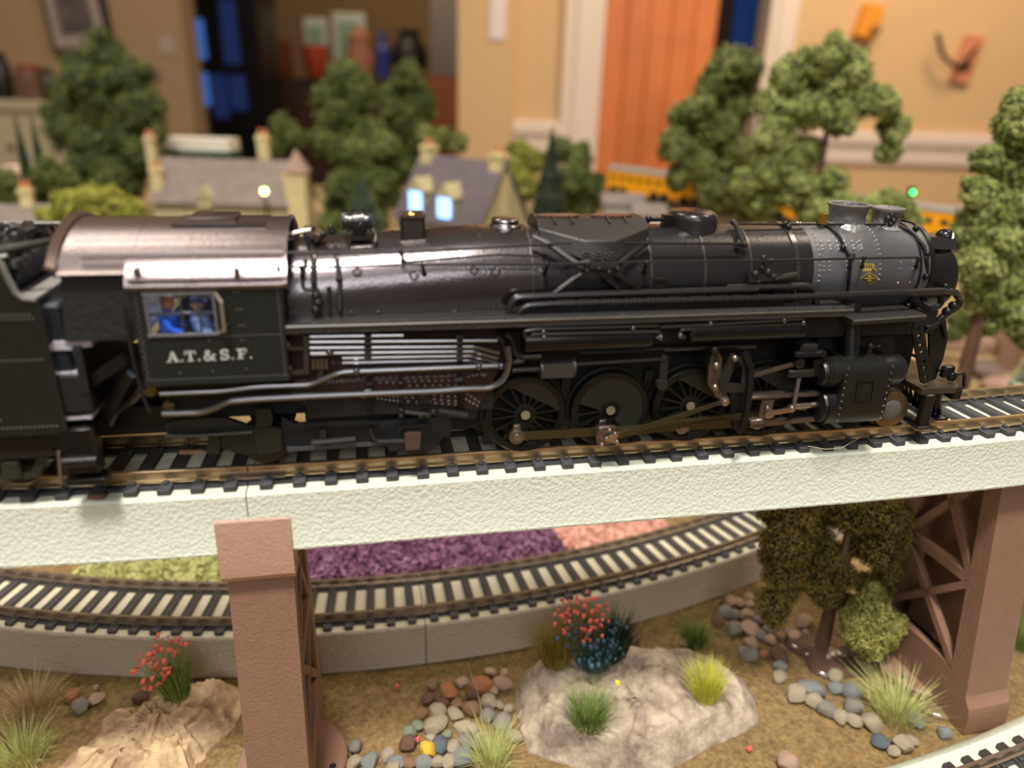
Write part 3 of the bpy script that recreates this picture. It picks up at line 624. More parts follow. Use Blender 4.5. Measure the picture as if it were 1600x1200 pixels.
# letters A.T.&S.F.
LET = mat('lettering_grey_white', (196, 196, 190), .5)
A0, A1 = np.array(p(262, 566, -17.6)), np.array(p(400, 559.5, -17.6)); HL = 1.95
def lt(polys, u0):   # polys in units of cap height; u0 = start along the baseline 0..1
    b = MB(); d = (A1-A0)/np.linalg.norm(A1-A0)
    for P_ in polys:
        n = len(P_); f = lambda u, v, t: tuple(A0+(A1-A0)*u0+d*(u*HL)+np.array([0, -t, v*HL])); b.prism(P_, f, 0, .12)
    L_(b, 'cab_letter', LET)
def rc(x0, y0, x1, y1): return [(x0, y0), (x1, y0), (x1, y1), (x0, y1)]
def stroke(pts, w_):
    out = []
    for (a, b2), (c, d) in zip(pts[:-1], pts[1:]):
        L = math.hypot(c-a, d-b2)+1e-6; nx_, ny_ = -(d-b2)/L*w_/2, (c-a)/L*w_/2; out.append([(a+nx_, b2+ny_), (a-nx_, b2-ny_), (c-nx_, d-ny_), (c+nx_, d+ny_)])
    return out
arc = lambda cx, cy, r, a0_, a1_, n=8, ry=None: [(cx+r*cos(math.radians(a0_+(a1_-a0_)*i/n)), cy+(ry or r)*sin(math.radians(a0_+(a1_-a0_)*i/n))) for i in range(n+1)]
lt([[(.08, 0), (.2, 0), (.52, 1), (.42, 1)], [(.72, 0), (.95, 0), (.62, 1), (.42, 1)], rc(.25, .3, .75, .4), rc(-.05, 0, .32, .1), rc(.6, 0, 1.08, .1)], .0)
lt([rc(0, 0, .16, .16)], .155)
lt([rc(.38, 0, .6, 1), rc(0, .88, .98, 1), rc(0, .65, .1, 1), rc(.88, .65, .98, 1), rc(.22, 0, .76, .1)], .2)
lt([rc(0, 0, .16, .16)], .345)
lt(stroke([(1.0, .55), (.82, .2), (.55, .03), (.25, .05), (.12, .25), (.25, .45), (.55, .65), (.62, .85), (.45, .97), (.3, .85), (.35, .65), (.6, .35), (.95, .03), (1.12, .03)], .15)+[rc(.8, .5, 1.15, .58)], .4)
lt(stroke([(.78, .75)]+arc(.45, .73, .3, 20, 170, 8, .22)+[(.2, .58), (.5, .5), (.75, .38)]+arc(.45, .27, .33, 0, -160, 8, .22), .16)+[rc(.72, .68, .82, 1), rc(.08, 0, .18, .32)], .59)
lt([rc(0, 0, .16, .16)], .725)
lt([rc(.15, 0, .38, 1), rc(0, .88, .88, 1), rc(.78, .66, .88, 1), rc(.3, .45, .66, .55), rc(.58, .38, .66, .64), rc(0, 0, .55, .1)], .79)
lt([rc(0, 0, .16, .16)], .935)
# rivets on the cab side
b = MB()
for i in range(36): b.rivet((CS0+.5+(CS1-CS0-1)*i/35, -17.5, CZ0+.6), (0, -1, 0), .24); b.rivet((CS0+.5+(CS1-CS0-1)*i/35, -17.5, CZ1-.4), (0, -1, 0), .2)
for i in range(30): b.rivet((CS1-.7, -17.5, CZ0+.7+(CZ1-CZ0-1.2)*i/29), (0, -1, 0), .2); b.rivet((CS0+.6+(.3 if i % 2 else 0), -17.5, CZ0+.7+(CZ1-CZ0-1.2)*i/29), (0, -1, 0), .2)
for i in range(16): b.rivet((W1+.5+(CS1-W1-1.4)*i/15, -17.5, 31.4), (0, -1, 0), .22)
for x, y in ((367, 457), (373, 457), (371, 484), (377, 484), (375, 509), (381, 509), (327, 533), (378, 532), (282, 583), (333, 580), (385, 577), (222, 538), (225, 559), (356, 506)):
    b.rivet(p(x, y, -17.5), (0, -1, 0), .24)
L_(b, 'rivets', RIVB, kind='stuff')
L_(MB().box((CS0, -17.9, CZ0-.4), (CS1, -16.9, CZ0+.1)), 'cab_sill', CABG)
# roof
RP = [(-17.9, 40.5), (-18.15, 41.0), (-17.5, 42.1), (-16.3, 43.6), (-14.6, 45.2), (-12, 46.9), (-8, 48.6), (-4, 49.6), (0, 50.0)]
def roofring(s, dz=0, cut=None, k=1):
    P_ = [(w_*k, z+dz) for w_, z in RP]
    if cut: P_ = [(max(w_, -17.5), max(z, cut)) for w_, z in P_]
    R2 = [(-w_, z) for w_, z in P_[:-1]][::-1]; out = P_+R2; inn = [(w_*.965, z-.55) for w_, z in out][::-1]
    return [(s, w_, z) for w_, z in out+inn]
L_(MB().loft([roofring(CS0-.6), roofring(CS1+.9)]), 'cab_roof', ROOF, ang=30)
L_(MB().loft([roofring(-97.6, 0, 43.2), roofring(CS0-.6, 0, 43.2)]), 'roof_overhang', ROOF, ang=30)
L_(MB().loft([roofring(-98.6, 1.1, 44.6, 1.01), roofring(-97.2, .5, 44.0, 1.01)]), 'roof_rear_lip', mat('lip_brown', (92, 74, 66), .35, metal=.5), ang=30)
for s_ in (CS0+.2, CS0+9.5, CS0+18.5): L_(MB().loft([[(q[0], q[1]*1.002, q[2]+.08) for q in roofring(s_+d)] for d in (-.2, .2)]), 'roof_seam', ROOF, ang=30)
L_(MB().loft([[(q[0], q[1]*1.01, q[2]+.25) for q in roofring(CS1+d)] for d in (.4, 1.1)]), 'roof_front_rim', ROOF, ang=30)
L_(MB().tube([(CS0-8, -14.7, 46.2), (CS1+.6, -14.7, 46.2)], .28, 6), 'roof_rib', mat('rib_light', (150, 140, 136), .3, metal=.6))
b = MB()
for i in range(62): b.rivet((CS0-9+i*.6, -11.6, 47.85), (0, -.5, 1), .2)
for s_ in np.arange(CS0+1, CS1, 8.6):
    for d in (0, .8, 1.6): b.rivet((s_+d, -17.9, 41.6), (0, -1, .2), .25)
    for k in range(3): b.rivet((s_+1, -17.2+.5*k, 43.0+.8*k), (0, -1, .6), .2)
L_(b, 'rivets', ROOF, kind='stuff')
L_(MB().tube([(CS0, -18.0, 42.3), (CS1+1, -18.0, 42.3)], .3, 6), 'rain_gutter', ROOF)
for x in (214, 370): q = p(x, 426, -18.0); L_(MB().bbox((q[0]-.5, -18.5, q[2]-.9), (q[0]+.5, -17.5, q[2]+.9), .2), 'roof_lug', ROOF)
xa, xb = p(292, 345, -5)[0], p(367, 345, -5)[0]
L_(MB().box((xa-2.5, -6.2, 48.9), (xb+5.5, 4.5, 49.75)), 'hatch_frame', ROOF)
h_ = MB(); h_.bbox((xa, -5.2, 49.9), (xb, 3.5, 50.7), .2); L_(h_, 'roof_hatch', mat('hatch_brown', (62, 50, 48), .35, metal=.4))
L_(MB().box((xa-.2, -5.6, 49.8), (xb+.2, -5.1, 50.3)), 'hatch_edge', BRIGHT)
# rear handrail, steps, grey apron
pipe([(194, 478), (197, 505), (212, 580), (224, 622), (235, 645)], -17.6, .3, 'cab_handrail', STEELD, 1, 6)
APR = mat('grey_cloth', (176, 170, 178), .95, bump=1.0, bs=1800)
b = MB(); f = [(-97.5, -16.3), (CS0+.5, -16.3), (CS0+.5, 16), (-99, 16)]
L_(MB().box((-100.2, -15.8, 29.6), (-94, 15.5, 30.9)), 'gangway_apron', APR); L_(MB().box((-96.5, -15.9, 31.0), (CS0+.6, 15.5, 32.0)), 'gangway_apron', APR)
L_(MB().box((-97, -16.5, 21), (-95.6, 16, 30)), 'drawbar_guard', DARK)
b = MB(); b.bar(p(196, 560, -16), p(135, 600, -14), 1.6, 2.2); b.bar(p(205, 585, -15), p(165, 650, -12), 1.2, 2.0); b.tube([p(225, 600, -14), p(205, 625, -12), p(180, 640, -10), p(170, 660, -9)], 1.0, 8, 2); b.box((-96, -5, 9), (-85, 5, 13)); L_(b, 'drawbar', BLACK)
b = MB(); b.lathe(p(236, 607, -13.5), (0, 1, 0), [(-.9, 1.3), (0, 1.5), (.5, 1.5)], 14); b.lathe(p(265, 632, -13.5), (0, 1, 0), [(-.9, 1.0), (0, 1.2), (.5, 1.2)], 14); L_(b, 'brass_fitting', mat('brass_dim', (120, 104, 56), .35, metal=.8))
# two crew figures behind the cab window
def figure(name, label, s, w_, z, shirt, cap_, lean):
    T = thing(name, label, 'figurine', (0, 0, 0)); T.location = Vector(OL/1000)+Vector(E1*s/1000)+Vector(E2*w_/1000)+Vector((0, 0, z/1000)); T.rotation_euler = (0, 0, AL)
    SK = mat('figure_skin', (226, 156, 96), .6) if 'figure_skin' not in bpy.data.materials else bpy.data.materials['figure_skin']
    b = MB(); b.loft([[(lean*t+rx*cos(a), ry*sin(a), h) for a in np.linspace(0, 2*PI, 13)[:-1]] for h, rx, ry, t in ((0, 1.6, 1.4, 0), (1.5, 1.7, 1.5, 0), (2.6, 1.5, 1.5, .1), (4.6, 1.8, 2.1, .4), (5.6, 1.7, 2.3, .6), (6.3, 1.1, 1.5, .7), (6.7, .6, .6, .8), (7.1, .5, .5, .8))])
    b.build('torso', shirt, T)
    for sg in (-1, 1): MB().tube([(lean*.5, sg*2.0, 5.6), (lean+.5, sg*2.3, 3.8), (lean+2.3, sg*1.6, 3.2)], .55, 7, .6).build('arm', shirt, T)
    b = MB(); b.sph((lean*.9, 0, 8.2), 1.15, 12, 8, (1.05, .85, 1.15)); b.sph((lean*.9+1.15, 0, 8.1), .25, 6, 4); b.build('head', SK, T)
    b = MB(); b.lathe((lean*.9, 0, 8.6), (0, 0, 1), [(0, 1.2), (.5, 1.15), (.9, .7), (1.0, .1)], 12); b.box((lean*.9+.6, -.7, 8.6), (lean*.9+1.9, .7, 8.75)); b.build('cap', cap_, T)
BLUE = mat('shirt_blue', (28, 92, 214), .5); BLUEW = mat('shirt_pale_blue', (150, 176, 232), .5); CAPM = mat('cap_orange', (200, 124, 60), .6)
q = p(264, 515, -15.2); figure('crew_figurine', 'small blue-shirted crew figurine with orange head seen through the left cab panes', q[0], -15.0, 29.0, BLUE, CAPM, .3)
q = p(318, 515, -14.5); figure('crew_figurine', 'small crew figurine in pale blue further forward behind the rightmost cab panes', q[0], -14.4, 28.6, BLUEW, mat('cap_blue', (60, 80, 150), .6), -.6)
l = bpy.data.lights.new('cab_lamp', 'POINT'); l.energy = .004; l.color = (.62, .74, 1); l.shadow_soft_size = .0006; o = bpy.data.objects.new('cab_lamp', l); COL.objects.link(o); o.parent = LO; o.location = (p(290, 480, -10)[0]/1000, -.006, .0425)
# ------------------------------------------------------------------ below the running board, rear half
def plate(px, w_, name, M, th=.6, parent=None):
    P_ = [(p(x, y, w_)[0], p(x, y, w_)[2]) for x, y in px]; b = MB(); b.prism(P_, lambda u, v, t: (u, t, v), w_, w_+th); return L_(b, name, M, parent)
plate([(447, 518), (778, 512), (790, 560), (745, 640), (640, 628), (560, 612), (447, 606)], -13, 'firebox_side', FIRE)
plate([(450, 604), (560, 610), (640, 626), (750, 638), (742, 655), (690, 652), (650, 640), (590, 640), (505, 642), (462, 628)], -12.6, 'ash_pan', CAST)
L_(MB().box((-58, -12.8, 12), (-20, 12.8, 31)), 'firebox', DARK)
b = MB()
for x0, y0, x1, y1, n in ((635, 590, 712, 586, 8), (638, 596, 712, 594, 8), (594, 598, 625, 598, 4), (640, 603, 712, 602, 7), (634, 615, 712, 620, 8), (634, 621, 712, 627, 8), (638, 628, 712, 632, 8), (588, 616, 628, 621, 7), (590, 622, 628, 628, 7), (555, 618, 570, 621, 4), (732, 588, 752, 584, 4), (730, 616, 748, 628, 4), (728, 624, 746, 634, 4), (458, 540, 475, 540, 3), (500, 565, 520, 566, 3), (514, 597, 534, 595, 4), (560, 590, 620, 588, 7)):
    for i in range(n): t = i/max(1, n-1); b.rivet(p(x0+(x1-x0)*t, y0+(y1-y0)*t, -13), (0, -1, 0), .34)
L_(b, 'rivets', mat('rivet_steel', (140, 130, 128), .35, metal=.6), kind='stuff')
for x in (575, 625, 717): L_(MB().bar(p(x, 530, -13.6), p(x+2, 640, -13.6), 1.3 if x != 625 else .6, .8, up=(0, 1, 0)), 'firebox_rib', BLACK)
PG = mat('pipe_grey', (124, 122, 124), .2, metal=.92)
for pts, r in (([(484, 526), (630, 524)], .38), ([(484, 534.5), (777, 532)], .42), ([(484, 543.5), (742, 541.5), (780, 551)], .45), ([(485, 552), (742, 549), (778, 560)], .45), ([(535, 559.5), (738, 556), (776, 567)], .38), ([(535, 567), (735, 563), (770, 572)], .36)):
    pipe(pts, -14.6, r, 'injector_pipe', PG, .5)
pipe([(250, 615), (350, 611), (400, 604), (484, 601), (506, 592), (532, 581), (786, 571)], -15.2, .55, 'air_line', PG, 2)
pipe([(254, 646), (315, 644.5), (338, 636), (356, 627), (400, 623), (500, 618), (690, 610), (722, 607), (768, 606), (788, 592), (796, 566), (793, 541)], -15.8, .68, 'steam_line', PG, 3)
pipe([(480, 601), (497, 598), (502, 578), (500, 570)], -14.8, .6, 'air_line', PIPE, 1)
b = MB()
for x in (573, 577, 717, 720):
    for y in (526, 535, 544, 552, 560, 581 if x < 600 else 574, 611 if x < 600 else 606): b.bbox(tuple(np.array(p(x, y, -15.2))-[.45, .4, .5]), tuple(np.array(p(x, y, -15.2))+[.45, .4, .5]), .12)
for x, y in ((557, 580), (515, 550), (748, 573), (745, 606), (783, 572)): b.sph(p(x, y, -15.5), .75, 8, 5)
L_(b, 'pipe_clamp', PG, kind='stuff')
b = MB(); b.bar(p(478, 524, -15.5), p(479, 584, -15.5), .9, .8, up=(0, 1, 0)); b.bar(p(450, 544, -15.5), p(476, 543, -15.5), .8, .8); b.bar(p(453, 582, -15.5), p(478, 581, -15.5), .8, .8); b.sph(p(449, 537, -15.5), .7, 8, 5); b.sph(p(452, 574, -15.5), .7, 8, 5); b.bar(p(451, 575, -15.5), p(452, 590, -15.5), .6, .6, up=(0, 1, 0)); L_(b, 'step_ladder', PG)
b = MB(); q = p(500, 567, -14.5)
for k in range(4): b.cyl((q[0]-1.2+k*.8, -15.2, q[2]-1), (q[0]-1.2+k*.8, -15.2, q[2]+1), .36, n=8)
L_(b, 'check_valve', STEEL)
b = MB(); b.tube([p(685, 641, -14.5), p(730, 649, -14.5)], .75, 8); b.tube([p(632, 643, -14.5), p(672, 648, -14.5)], .55, 6); b.sph(p(651, 629, -14.5), .8, 8, 5); b.box(tuple(np.array(p(655, 626, -14.5))-[0, .5, .6]), tuple(np.array(p(670, 622, -14.5))+[0, .5, .6])); b.sph(p(677, 644, -14.8), .65, 8, 5)
for x, y in ((627, 641), (627, 649), (657, 649), (667, 648), (673, 628)): b.sph(p(x, y, -14.8), .6, 8, 5)
L_(b, 'blow_down_valve', STEELD)
# trailing truck
L_(MB().box((CS0+1, -10, 12), (-57, 12, 22.4)), 'under_cab_frame', DARK); L_(MB().box((-101, -3, 6), (CS0-1, 12, 21)), 'drawbar_shroud', DARK); L_(MB().box((-88, 6, 5), (-22, 12, 21)), 'far_truck_frame', DARK)
def wheel_plain(s, z, r, name='truck_wheel', wf=-9.6, M=None):
    b = MB(); b.lathe((s, wf, z), (0, 1, 0), [(0, r-.9), (.05, r-.1), (.25, r), (2.0, r), (2.1, r+.55), (2.8, r+.5), (2.9, r-.6)], 36); b.lathe((s, wf, z), (0, 1, 0), [(.6, r-.9), (.4, 1.4), (-.2, 1.2), (-.3, .1)], 24, cap=False)
    o = L_(b, name, M or TYRE); b2 = MB(); b2.lathe((s, -wf, z), (0, -1, 0), [(0, r-.9), (.05, r-.1), (.25, r), (2.0, r), (2.1, r+.55), (2.8, r+.5), (2.9, r-.6)], 28); L_(b2, name, TYRE)
    MB().cyl((s, wf+.5, z), (s, -wf-.5, z), .9, n=10).build('axle', DARK, o); return o
TR = mat('truck_blue_black', (32, 37, 43), .42, metal=.2, bump=.2, bs=1500); TG = mat('truck_olive_black', (36, 38, 30), .42, metal=.2)
wheel_plain(-67.2, 5.3, 4.6); wheel_plain(-35.5, 5.0, 4.4)
plate([(257, 662), (290, 655), (350, 653), (385, 665), (430, 668), (440, 690), (440, 700), (385, 712), (345, 700), (330, 683), (262, 683)], -12.4, 'truck_frame', CABG, 1.2)
plate([(440, 652), (470, 664), (560, 660), (620, 655), (700, 650), (706, 662), (704, 680), (690, 685), (682, 702), (610, 706), (600, 693), (450, 702), (438, 690)], -12.2, 'truck_frame', TR, 1.2)
plate([(455, 668), (590, 664), (600, 690), (585, 688), (470, 698), (452, 690)], -12.5, 'frame_recess', DARK, .2)
plate([(455, 662), (592, 657), (592, 664), (455, 669)], -12.9, 'equaliser_bar', TR, .8); plate([(448, 700), (605, 690), (605, 695), (450, 706)], -12.9, 'equaliser_bar', mat('bar_light', (84, 88, 92), .4, metal=.4), .8)
plate([(400, 640), (423, 638), (424, 665), (400, 667)], -14.2, 'journal_box', TG, 2); plate([(400, 668), (422, 666), (440, 672), (440, 705), (405, 712), (398, 690)], -13.6, 'journal_box', TG, 1.4)
plate([(632, 678), (658, 677), (656, 702), (634, 704)], -14, 'journal_box', mat('journal_brown', (78, 60, 54), .5), 1.8)
plate([(622, 665), (668, 662), (671, 676), (660, 668), (630, 670), (622, 678)], -13.2, 'journal_arch', TR, .8)
pipe([(487, 692), (555, 686)], -13.8, .6, 'brake_rod', STEELD, 0); pipe([(578, 670), (586, 690), (632, 689)], -13.6, .45, 'brake_rod', STEELD, 1); pipe([(258, 681), (300, 681), (395, 675)], -13.2, .4, 'brake_rod', STEELD, 0)
b = MB(); b.bar(p(505, 672, -13.6), p(505, 690, -13.6), 1.2, 1, up=(0, 1, 0)); L_(b, 'brake_hanger', STEELD)
plate([(325, 680), (343, 679), (343, 710), (323, 708)], -13.2, 'brake_shoe', TG, 1.4); plate([(280, 704), (318, 703), (318, 709), (280, 710)], -11.5, 'brake_beam', BRIGHT, .5)
# ------------------------------------------------------------------ air tanks etc.
TANK = mat('tank_black', (36, 33, 34), .22, metal=.6)
for (xa, ya), (xb, yb), r, M in (((815, 533), (1018, 526), 2.35, TANK), ((1072, 518), (1256, 512), 2.35, TANK)):
    A = np.array(p(xa, ya, -14.6)); B = np.array(p(xb, yb, -14.6)); d = B-A; n_ = np.linalg.norm(d)
    L_(MB().lathe(A, d, [(0, .4), (.1, 1.7), (.5, r-.05), (.8, r), (n_-.8, r), (n_-.5, r-.05), (n_-.1, 1.7), (n_, .4)], 28), 'air_tank', M)
pipe([(838, 528), (820, 526), (818, 517), (838, 514), (1028, 508)], -16.2, .45, 'cooling_pipe', PIPE, 1.2); pipe([(830, 522), (1030, 517), (1033, 525), (1025, 528)], -16.4, .42, 'cooling_pipe', PIPE, 1.2)
pipe([(1070, 528), (1060, 522), (1065, 514), (1255, 505)], -16.2, .45, 'cooling_pipe', PIPE, 1.2); pipe([(1030, 510), (1110, 506), (1256, 497)], -16.4, .45, 'cooling_pipe', PIPE, .5)
b = MB()
for x, y in ((849, 518), (989, 512), (1032, 527), (1110, 505), (1225, 500), (1063, 524), (1255, 504), (850, 527)): b.sph(p(x, y, -16.5), .65, 8, 5)
L_(b, 'pipe_joint', PG)
pipe([(790, 520), (800, 528), (803, 548), (812, 558), (845, 556)], -15, .7, 'hose', BLACK, 2.5); pipe([(775, 524), (785, 530), (790, 556), (800, 566), (818, 562)], -14.4, .7, 'hose', BLACK, 2.5)
b = MB(); A = np.array(p(843, 577, -14)); B = np.array(p(897, 572, -14)); d = B-A; n_ = np.linalg.norm(d)
b.lathe(A, d, [(0, 2.0), (.5, 2.0), (.5, 1.65), (n_-.6, 1.65), (n_-.6, 2.0), (n_, 2.0)], 18); b.box((A[0]+.5, -15.8, A[2]-1.4), (B[0]-.5, -14.6, A[2]+1.6)); L_(b, 'power_reverse', mat('reverse_metal', (74, 72, 68), .35, metal=.5))
pipe([(800, 578), (843, 576)], -14, .6, 'piston_stem', STEELD, 0); pipe([(897, 569), (1036, 560)], -14, .4, 'reach_rod', STEELD, 0); pipe([(905, 550), (1180, 540)], -12.6, .6, 'reach_rod', BLACK, 0)
b = MB(); b.bar(p(1037, 556, -13.8), p(1034, 604, -13.8), 1.7, 1.0, up=(0, 1, 0)); b.lathe(p(1034, 601, -14.6), (0, 1, 0), [(-.5, .6), (-.4, 1.2), (1.2, 1.2)], 14); b.lathe(p(1037, 559, -14.4), (0, 1, 0), [(-.3, .3), (-.2, .7), (.8, .7)], 12); L_(b, 'reverse_arm', STEELD)
for x in (763, 884, 1012, 1135):  # frame spacers / brake hangers between the drivers
    q = p(x, 600, -7); L_(MB().obox((q[0], -6.6, 9), (1.0, 0, 0), (0, .8, 0), (0, 0, 8)), 'brake_hanger', CAST)
# ------------------------------------------------------------------ driving wheels
DW = mat('driver_black', (27, 26, 23), .42, metal=.3); PIN = mat('crank_pin', (150, 134, 120), .3, metal=.8)
ZD = 8.95; DR = 9.0; CP = np.array([-2.1, 0, -4.4])
def driver(s, big, sgn=-1):
    wf = -10.2
    b = MB(); f = lambda w_: (s, sgn*-w_, ZD)
    ax = (0, -sgn*1., 0); o_ = (s, sgn*10.2, ZD)
    b.lathe(o_, ax, [(.55, 7.35), (.1, 7.5), (0, 7.9), (.0, 8.75), (.25, DR), (2.2, DR), (2.35, DR+.65), (2.9, DR+.6), (3.0, 7.4), (.55, 7.35)], 56, cap=False)
    rim = L_(b, 'driving_wheel', DW, ang=30)
    b = MB()
    for k in range(16):
        a = 2*PI*k/16+.1; b.bar((s+1.8*cos(a), sgn*9.6, ZD+1.8*sin(a)), (s+7.5*cos(a), sgn*9.6, ZD+7.5*sin(a)), .55, .9, up=(0, 1, 0))
    b.build('spokes', DW, rim, kind=None)
    rim_ = rim
    b = MB(); b.lathe((s, sgn*10.2, ZD), ax, [(-.1, .1), (-.1, 1.9), (.1, 2.5), (1.6, 2.6)], 28); b.lathe((s+CP[0], sgn*10.3, ZD+CP[2]), ax, [(0, 1.5), (1.4, 1.6)], 20); b.obox((s+CP[0]*.5, sgn*9.8, ZD+CP[2]*.5), (CP[0]*.5, 0, CP[2]*.5), (-CP[2]*.33, 0, CP[0]*.33), (0, .5, 0)); b.build('hub', DW, rim)
    b = MB(); pts = []
    a0_, a1_ = (-52, 165) if big else (5, 118)
    pts = [(7.5*cos(math.radians(a)), 7.5*sin(math.radians(a))) for a in np.linspace(a0_, a1_, 18)]
    if big: pts.append((-.5, -.5))
    b.prism(pts, lambda u, v, t: (s+u, t, ZD+v), *( (sgn*10.15, sgn*9.0))); b.build('counterweight', mat('weight_olive', (44, 44, 36), .4) if 'weight_olive' not in bpy.data.materials else bpy.data.materials['weight_olive'], rim)
    b = MB(); b.lathe((s, sgn*10.2, ZD), ax, [(-.35, .1), (-.35, 1.0), (0, 1.1)], 16); b.build('axle_end', COPPER, rim)
    b = MB(); b.lathe((s+CP[0], sgn*12.4, ZD+CP[2]), ax, [(0, .2), (.05, .75), (.4, .9), (2.2, .9)], 14); b.build('crank_pin', PIN, rim)
DS = [-12.4, 6.95, 25.95, 44.6]
for i, s in enumerate(DS): driver(s, i == 1); driver(s, False, 1)
for s in DS: L_(MB().cyl((s, -9, ZD), (s, 9, ZD), 1.2, n=12), 'axle', DARK)
OLV = mat('rod_ochre_reflection', (84, 76, 52), .33, metal=.75)  # steel rods with the ochre ground's reflection put into their colour
def rodp(a, b_, w_, h0, h1, name, M, th=.8):
    a = np.array(a, float); c = np.array(b_, float); d = c-a; L = np.linalg.norm(d); d /= L; n_ = np.array([-d[2], 0, d[0]]); b = MB()
    V = []
    for t in (w_-th/2, w_+th/2):
        for q, h in ((a, h0), (c, h1)): V += [(q[0]+n_[0]*h/2, t, q[2]+n_[2]*h/2), (q[0]-n_[0]*h/2, t, q[2]-n_[2]*h/2)]
    b.add(V, [(0, 2, 3, 1), (4, 5, 7, 6), (0, 4, 6, 2), (1, 3, 7, 5), (0, 1, 5, 4), (2, 6, 7, 3)]); return L_(b, name, M)
pins = [(s+CP[0], 0, ZD+CP[2]) for s in DS]
for a, c in zip(pins[:-1], pins[1:]): rodp(a, c, -11.5, 1.75, 1.75, 'coupling_rod', OLV)
b = MB()
for q in pins:
    b.lathe((q[0], -12.1, q[2]), (0, 1, 0), [(0, 1.5), (.1, 1.7), (1.1, 1.7)], 18); b.bbox((q[0]-.8, -12.0, q[2]+1.2), (q[0]+.8, -11.1, q[2]+2.9), .2)
L_(b, 'rod_bearing', STEEL)
XH = p(1208, 645, -14); q2 = pins[1]
rodp(q2, XH, -13.2, 2.2, 1.5, 'main_rod', OLV, .9)
rodp((q2[0]+2, 0, q2[2]+.3), XH, -13.75, .5, .4, 'rod_flute', mat('flute_dark', (60, 54, 34), .4, metal=.6), .15)
b = MB(); b.lathe((q2[0], -14.2, q2[2]), (0, 1, 0), [(0, 1.7), (.1, 2.1), (1.4, 2.1)], 18); b.bbox((q2[0]-1.6, -14.1, q2[2]-2.3), (q2[0]+2.4, -13.0, q2[2]+2.4), .3); L_(b, 'big_end', mat('big_end_steel', (128, 110, 100), .3, metal=.85, bump=.4, bs=900))
EC = p(945, 676, -15); b = MB(); b.bar((q2[0], -14.8, q2[2]), (q2[0]+2.2, -14.8, q2[2]-.6), 1.3, .8, up=(0, 1, 0)); 
for dx, dz in ((0, 0), (1.8, 1.1), (2.4, -.9), (.5, 2), (-1, -1.4), (4.5, 1.3)): b.sph((q2[0]+dx, -15.1, q2[2]+dz), .55, 8, 5)
b.bar((q2[0]+.6, -15, q2[2]+.2), (q2[0]+5, -15, q2[2]+1.4), .9, .8, up=(0, 1, 0)); L_(b, 'return_crank', BRIGHT)
E0 = (q2[0]+2.6, 0, q2[2]+.6); EX = p(1132, 627, -15.4); rodp(E0, EX, -15.4, 1.5, .9, 'eccentric_rod', OLV, .6)
b = MB(); b.sph(EX, 1.0, 10, 6); b.lathe((EX[0], -16.1, EX[2]), (0, 1, 0), [(0, .7), (.1, .95), (1.2, .95)], 12); L_(b, 'rod_pin', PIN)
# link, link bracket, guide yoke
VG = STEELD
plate([(1112, 556), (1122, 548), (1128, 560), (1127, 606), (1140, 622), (1133, 629), (1118, 620), (1106, 600), (1108, 575)], -14.8, 'expansion_link', STEEL, 1.2)
V_ = [(1146, 548), (1158, 560), (1164, 556), (1174, 575), (1170, 612), (1130, 614), (1124, 600)]
plate([(1143, 552), (1153, 556), (1138, 600), (1158, 602), (1170, 612), (1130, 614), (1124, 600)], -15.6, 'link_bracket', VG, 1.2)
plate([(1150, 560), (1160, 574), (1158, 602), (1166, 612), (1172, 600), (1174, 575), (1165, 556)], -15.6, 'link_bracket', VG, 1.2)
b = MB()
for x, y in ((1148, 560), (1119, 571), (1117, 605)): b.sph(p(x, y, -15.9), .75, 10, 6)
L_(b, 'brass_bolt', PIN)
b = MB(); b.sph(p(1116, 546, -14.8), 1.0, 8, 5); b.bar(p(1116, 546, -14.8), p(1121, 566, -14.8), 1.0, .8, up=(0, 1, 0)); L_(b, 'link_hanger', VG)
b = MB(); P_ = [p(1163, 550, -16.2), p(1173, 575, -16.2), p(1172, 600, -16.2), p(1167, 640, -16.2), p(1160, 668, -16.2), p(1152, 676, -16.2)]
for a, c in zip(P_[:-1], P_[1:]): b.bar(a, c, 1.3, .9, up=(0, 1, 0))
L_(b, 'guide_yoke', BLACK)
plate([(1140, 612), (1165, 612), (1160, 676), (1148, 670), (1142, 640)], -13.0, 'yoke_plate', DARK, .8)
rodp(p(1172, 588, -14.6), p(1246, 567, -14.6), -14.6, .9, 1.0, 'radius_rod', STEEL, .5)
q = p(1248, 567, -14.8); L_(MB().lathe((q[0], -15.4, q[2]), (0, 1, 0), [(0, .6), (0, 1.2), (1.0, 1.2)], 16), 'rod_pin', VG)
def pbox(x0, y0, x1, y1, w0, w1, name, M, bev=.25):
    a = p(x0, y1, w0); c = p(x1, y0, w0); return L_(MB().bbox((a[0], w0, min(a[2], c[2])), (c[0], w1, max(a[2], c[2])), bev), name, M)
pbox(1250, 538, 1280, 550, -15.5, -11, 'valve_guide', VG); pbox(1243, 549, 1294, 560, -16.3, -10, 'valve_guide', BLACK); pbox(1268, 560, 1300, 590, -15.2, -10, 'guide_bracket', BLACK)
pbox(1233, 578, 1274, 592, -15.6, -12, 'valve_block', VG)
rodp(p(1248, 590, -15.2), p(1239, 640, -15.2), -15.2, .9, .8, 'combination_lever', mat('lever_violet_steel', (150, 150, 178), .25, metal=.9), .5)
b = MB(); A = np.array(p(1232, 636, -14)); B = np.array(p(1286, 631, -14)); b.cyl(A, B, .75, n=14); L_(b, 'piston_rod', BRIGHT)
pbox(1186, 622, 1212, 660, -15.2, -12.6, 'crosshead', STEEL, .4); pbox(1172, 617, 1222, 626, -15.4, -12.4, 'crosshead_shoe', STEEL); pbox(1172, 654, 1216, 665, -15.4, -12.4, 'crosshead_shoe', STEEL)
